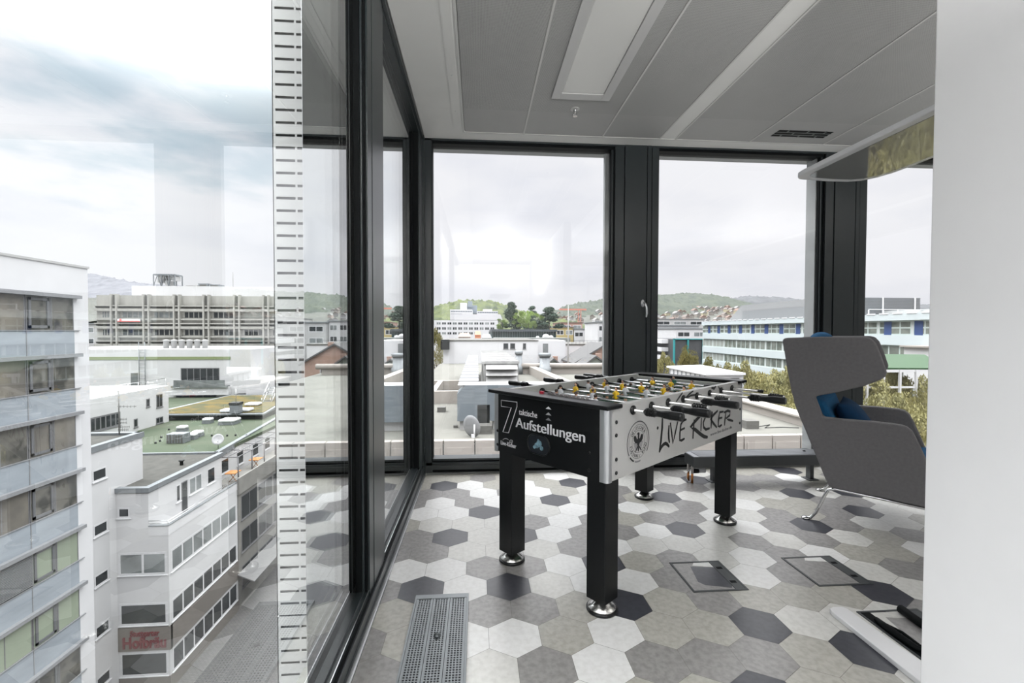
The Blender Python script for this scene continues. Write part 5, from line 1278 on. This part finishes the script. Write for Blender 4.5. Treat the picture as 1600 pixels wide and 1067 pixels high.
b.box(X(1052.5, 102.8), X(1100, 102.8), 102.6, 103.2, Z(530.3, 103), Z(528.8, 103)); b.build('teal_edge', mat('trim_teal', (.03, .24, .25), .5), tl)
b = MB()
for i, p_ in enumerate((530, 543, 556)): b.box(X(1034, 106), X(1052, 106), 106, 116, Z(p_ + 6.5, 106), Z(p_, 106))
b.build('white_band', OWB, tl)
gn = thing('green_canopy', 'bright green canopy roof on white posts behind the chair', 'canopy', (39, 39, -6))
GRN = mat('canopy_green', (.016, .058, .017), .6, 0, .06, .5)
b = MB(); b.hull8([(35.0, 38, -2.15), (43.5, 38, -2.25), (43.5, 40.5, -1.2), (35.0, 40.5, -1.1)], [(35.0, 38, -2.0), (43.5, 38, -2.1), (43.5, 40.5, -.95), (35.0, 40.5, -.85)]); b.build('roof', GRN, gn)
b = MB(); b.box(35, 43.5, 38.0, 38.2, -2.45, -2.2)
for i in range(6): b.box(35.2 + 1.6 * i, 35.35 + 1.6 * i, 37.9, 38.1, -8, -2.2)
b.box(35, 43.5, 38.0, 38.2, -3.9, -3.75); b.build('post', OWB, gn)
kk = thing('white_kiosk', 'small white flat-roofed kiosk above the green canopy', 'kiosk', (51, 43, -4))
b = MB(); b.box(48.0, 50.5, 44.2, 47, -5, -.45); b.build('walls', OW, kk); b = MB(); b.box(47.6, 50.6, 44.0, 47.2, -.45, -.28); b.build('roof', CREAM, kk)

# ---- wooded hills
HG = mat('hill_wood', (.080, .098, .030), .95, 0, .0, .10, col2=(.022, .034, .016), detail=10, sharp=(.35, .62)); HG2 = mat('hill_wood_hazed', (.062, .073, .052), .95, 0, .0, .06, col2=(.036, .046, .040), detail=10)  # the far wood's grey-green has haze mixed into the colour
HG4 = mat('hill_haze_grey', (.078, .082, .088), .95, 0, .0, .04, col2=(.058, .062, .066), detail=8)  # violet-grey of distance haze, painted into the base colour
HG3 = mat('hill_haze_tint', (.125, .128, .142), .95, 0, .0, .03, col2=(.10, .103, .117), detail=8)  # palest hill: haze put into the base colour instead of a volume
def hill(n, prof, y, depth, m, bump, nu=160, nv=14, zb=GZ):
    """prof: list of (px, py) of the crest seen at distance y"""
    b = MB(); pts = [ony(px, py, y) for px, py in prof]
    def crest(x):
        if x <= pts[0].x: return pts[0].z
        for i in range(len(pts) - 1):
            if x <= pts[i + 1].x:
                t = (x - pts[i].x) / (pts[i + 1].x - pts[i].x); t = t * t * (3 - 2 * t); return pts[i].z + (pts[i + 1].z - pts[i].z) * t
        return pts[-1].z
    def fn(i, j):
        x = pts[0].x + (pts[-1].x - pts[0].x) * i; t = j
        z = zb + (crest(x) - zb) * math.sin(t * PI / 2) ** .8
        k = mnoise.noise(Vector((x * .9 / bump, (y + t * depth) * .9 / bump, 0))) + .6 * mnoise.noise(Vector((x * 2.1 / bump, t * depth * 2.1 / bump, 5)))
        return (x, y - depth * (1 - t), z + (abs(k) - .3) * bump * .75 * (.2 + .8 * t))
    b.grid(fn, nu, nv)
    b.face([fn(1, 0), fn(1, 1), fn(0, 1), fn(0, 0)])
    struct(b.build('hill', m, origin=(0, y, zb)))
    return lambda x, yy: fn((x - pts[0].x) / (pts[-1].x - pts[0].x), max(0, min(1, 1 - (y - yy) / depth)))[2]
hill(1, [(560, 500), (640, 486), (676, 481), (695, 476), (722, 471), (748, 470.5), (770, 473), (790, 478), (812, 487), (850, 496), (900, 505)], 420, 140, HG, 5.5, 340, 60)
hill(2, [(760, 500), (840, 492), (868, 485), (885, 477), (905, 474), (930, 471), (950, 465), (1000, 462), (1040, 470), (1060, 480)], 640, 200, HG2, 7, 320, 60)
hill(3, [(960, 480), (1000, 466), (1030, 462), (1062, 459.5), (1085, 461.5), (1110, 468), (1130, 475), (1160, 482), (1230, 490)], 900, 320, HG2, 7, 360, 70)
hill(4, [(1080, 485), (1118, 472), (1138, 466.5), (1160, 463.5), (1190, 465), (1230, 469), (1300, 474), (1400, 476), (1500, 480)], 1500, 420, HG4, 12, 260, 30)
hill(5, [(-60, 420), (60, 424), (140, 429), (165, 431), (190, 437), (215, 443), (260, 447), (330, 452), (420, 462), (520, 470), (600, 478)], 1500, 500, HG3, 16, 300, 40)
HH = mat('land_rise', (.09, .093, .08), .95, 0, .0, .03, col2=(.065, .068, .06), detail=8)
RISE = hill(6, [(780, 503), (860, 495), (920, 488), (960, 489), (1020, 487), (1090, 486), (1160, 487), (1260, 496)], 640, 330, HH, 4, 160, 24)
hill(7, [(-80, 480), (60, 470), (150, 468), (230, 478), (320, 490)], 1150, 500, HH, 10, 120, 12)

# ---- distant town: houses on the slopes, each its own small house with walls and roof
HM = [OWB, CREAM, mat('wall_yellow', (.42, .38, .27), .8), mat('wall_rose', (.42, .36, .33), .8), OWG]; RM = [mat('tiles_red', (.17, .115, .095), .85), mat('tiles_brown', (.14, .12, .11), .85), mat('tiles_pale', (.20, .195, .19), .85)]
def house_mesh(i):
    b = MB(); b.box(-4, 4, -3.5, 3.5, 0, 6); w = b.build('walls', HM[i % 5], None, local=True)
    b = MB(); b.prism([(-4.4, 5.9), (0, 9.2), (4.4, 5.9)], lambda x, z, d: (x, d, z), -3.8, 3.8); r = b.build('roof', RM[i % 3], None, local=True)
    b = MB()
    for x in (-2.8, -.9, .9, 2.8):
        for z in (1.2, 3.8): b.box(x - .45, x + .45, -3.56, -3.5, z, z + 1.3)
    n = b.build('windows', DGL, None, local=True)
    ms = (w.data, r.data, n.data)
    for q in (w, r, n): bpy.data.objects.remove(q)
    return ms
HMS = [house_mesh(i) for i in range(15)]
HOUSES = []
r2 = random.Random(3)
def town(px0, px1, py0, py1, y0, y1, n, grp, lab, flat=.3, smin=.5, smax=.85):
    for i in range(n):
        px = px0 + (px1 - px0) * (i + r2.uniform(.1, .9)) / n; t = r2.random(); y = y0 + (y1 - y0) * t; py = 495
        p = ony(px, py, y); ms = HMS[r2.randrange(15)]; s = r2.uniform(smin, smax)
        if any(abs(p.x - q[0]) + abs(p.y - q[1]) < 9 * (s + q[2]) for q in HOUSES): continue
        HOUSES.append((p.x, p.y, s))
        t = thing('town_house', lab, 'house', (p.x, p.y, RISE(p.x, p.y) - .8), r2.uniform(-.5, .5), grp); t.scale = (s, s, s)
        for nm, me in zip(('walls', 'roof', 'windows'), ms):
            o = bpy.data.objects.new(nm, me); COL.objects.link(o); o.parent = t
town(1000, 1170, 488, 499, 430, 635, 170, 'town houses on the slope in the second window', 'one of the small town houses on the hillside seen through the second window')
town(850, 975, 489, 508, 400, 630, 105, 'town houses on the slope in the first window', 'one of the small town houses below the right-hand hill in the first window')
def flat(nm, lab, pxa, pxb, pyt, pyb, y, dep, m, rows, roofm=ZINC):
    t = thing(nm, lab, 'building', ((X(pxa, y) + X(pxb, y)) / 2, y, Z(pyb, y)))
    b = MB(); b.box(X(pxa, y), X(pxb, y), y, y + dep, Z(pyb, y) - 12, Z(pyt, y)); b.build('walls', m, t)
    b = MB(); b.box(X(pxa, y) - .3, X(pxb, y) + .3, y - .3, y + dep, Z(pyt, y), Z(pyt, y) + .25); b.build('roof', roofm, t)
    n = max(2, int((X(pxb, y) - X(pxa, y)) / 6))
    for k in range(rows):
        zt = Z(pyt, y) - .9 - 3.0 * k
        for i in range(n):
            w = (X(pxb, y) - X(pxa, y)) / n; x0 = X(pxa, y) + w * i; win_part(t, x0 + .12 * w, x0 + .88 * w, zt - 1.5, zt, lambda u, d, z: (u, y - d, z), 2, LGL if (i + k) % 2 else DGL, WFR, .15, sill=False)
flat('flat_office', 'wide pale flat office block below the town houses in the second window', 1024, 1101, 497.5, 512, 190, 30, OWG, 2)
flat('flat_office', 'grey middle-row flat building left of the long office block', 1030, 1092, 508, 526, 150, 20, mat('wall_grey', (.27, .275, .285), .8), 2)
flat('flat_office', 'low white block with a terrace right above the dark teal-edged office', 1056, 1106, 513, 532, 130, 14, OW, 2)
flat('flat_office', 'white low block with a grey ribbon window below the crane', 896, 931, 514, 524, 140, 15, OW, 1)
flat('flat_office', 'white tall narrow block at the right edge of the first window', 934, 962, 503, 530, 122, 15, OW, 2)
flat('flat_office', 'mustard yellow low building behind the pavilion roof', 868, 897, 511, 524, 140, 12, mat('wall_mustard', (.36, .29, .13), .8), 1)
flat('flat_office', 'rust roofed low hall below the crane', 877, 910, 504, 512, 180, 20, mat('wall_rust', (.38, .24, .20), .8), 1, RM[0])
flat('flat_office', 'grey-white block behind the dark window post in the middle', 966, 1020, 505, 530, 120, 20, OWG, 3)
flat('flat_office', 'pale low block left of the concrete office block', 60, 152, 508, 540, 130, 20, OWG, 2)

# ---- trees
LEAF = [mat('leaf_spring_yellow', (.34, .30, .115), .8, 0, .0, 1.3, col2=(.19, .185, .078)), mat('leaf_fresh_green', (.30, .40, .10), .8, 0, .0, 1.0, col2=(.18, .27, .07)), mat('needle_dark', (.035, .07, .04), .9, 0, .0, 1.0, col2=(.02, .04, .028))]
BARK = mat('bark', (.09, .075, .06), .9, 0, .2, 8)
def leaf_crown(name, m, n, leaf, shape, seed, lumps=9):
    q = random.Random(seed); b = MB()
    cs = []
    for i in range(lumps):
        a = q.uniform(0, 2 * PI); h = q.uniform(.0, 1); rr = shape(h)
        cs.append((Vector((math.cos(a) * rr * q.uniform(.35, .8), math.sin(a) * rr * q.uniform(.35, .8), h)), q.uniform(.28, .45) * max(rr, .25)))
    for i in range(n):
        c, r = cs[q.randrange(lumps)]
        v = Vector((q.gauss(0, 1), q.gauss(0, 1), q.gauss(0, 1))).normalized() * r * (q.random() ** .4)
        p = c + Vector((v.x, v.y, v.z * .8)); s = leaf * q.uniform(.6, 1.4)
        u = Vector((q.gauss(0, 1), q.gauss(0, 1), q.gauss(0, 1))).normalized(); w = u.orthogonal().normalized()
        b.face([p - u * s, p + w * s * .6, p + u * s, p - w * s * .6])
    o = b.build(name, m, None, local=True, recalc=False); me = o.data; bpy.data.objects.remove(o); return me
def trunk_mesh(h, r):
    b = MB(); b.tube([(0, 0, 0), (.01, 0, h * .5), (.0, .01, h)], [r, r * .8, r * .5], 8)
    for a in range(5):
        t = a * 1.3; b.tube([(0, 0, h * (.55 + .08 * a)), (.22 * math.cos(t), .22 * math.sin(t), h * (.55 + .08 * a) + .25)], [r * .4, r * .12], 5)
    o = b.build('trunk', BARK, None, local=True); me = o.data; bpy.data.objects.remove(o); return me
dec = lambda h: .52 * math.sin(PI * min(1, .15 + .8 * h)) ** .7
con = lambda h: .34 * (1 - h) ** .8 + .03
CR = {'y': [leaf_crown('crown', LEAF[0], 10000, .0125, dec, s, 26) for s in (1, 2, 3)], 'g': [leaf_crown('crown', LEAF[1], 6000, .018, dec, s, 18) for s in (4, 5)], 'c': [leaf_crown('crown', LEAF[2], 7500, .024, con, s, 34) for s in (6, 7)]}
TRK = trunk_mesh(.75, .03)
def tree(kind, x, y, zb, h, w, label, grp=None):
    t = thing('tree', label, 'tree', (x, y, zb), rnd.uniform(0, 6), grp); t.scale = (w, w, h)
    tr = bpy.data.objects.new('trunk', TRK); COL.objects.link(tr); tr.parent = t
    c = bpy.data.objects.new('crown', rnd.choice(CR[kind])); COL.objects.link(c); c.parent = t; c.location = (0, 0, .25 if kind != 'c' else .08); c.scale = (1, 1, .75) if kind != 'c' else (2.1, 2.1, .95)
    return t
def tree_px(kind, px, pyt, y, zb, wpx, label, grp=None):
    p = ony(px, pyt, y); tree(kind, p.x, y, zb, (p.z - zb), wpx * y / FPX, label, grp)
tree_px('c', 799, 476, 100, 1.2, 26, 'tall dark conifer at the left of the roof garden trees'); tree_px('c', 858, 483, 98, 1.2, 34, 'broad dark conifer at the right end of the roof garden')
for px, pt, w, lab in ((812, 486, 22, 'light green round tree next to the tall conifer'), (826, 484, 20, 'pale green tree in the middle of the roof garden'), (841, 488, 22, 'fresh green tree beside the broad conifer'), (783, 497, 20, 'low pale green tree at the left edge of the roof garden')): tree_px('g', px, pt, 98, 1.0, w * 1.1, lab)
tree_px('c', 832, 478, 112, 1.2, 22, 'dark tree rising behind the roof garden'); tree_px('y', 682, 519, 84, GZ, 44, 'brownish yellow tree at the left edge of the first window')
yl = 'yellow-green spring tree in the row along the avenue below the long office building'
for i, (px, pt, y, w) in enumerate(((1078, 541, 72, 60), (1036, 556, 70, 40), (1056, 566, 60, 40), (1112, 566, 56, 60), (1136, 573, 60, 60), (1165, 571, 52, 70), (1195, 577, 54, 76), (1222, 580, 46, 80), (1180, 596, 42, 80), (1212, 606, 40, 90), (1242, 600, 42, 80), (1205, 628, 35, 90), (1250, 622, 36, 90), (1150, 600, 40, 70), (1240, 570, 58, 70),
                             (1362, 590, 38, 80), (1392, 582, 40, 80), (1425, 588, 38, 90), (1380, 622, 33, 90), (1412, 628, 32, 100), (1445, 610, 34, 100), (1350, 640, 31, 90), (1440, 660, 28, 110), (1395, 668, 27, 110), (1300, 600, 40, 90), (1280, 640, 34, 90), (1325, 640, 32, 90), (1470, 640, 30, 110))):
    tree_px('y', px, pt, y, GZ, w * 1.25, yl, 'spring trees along the avenue')

for o in list(bpy.data.objects):
    if '_o' in o: del o['_o']
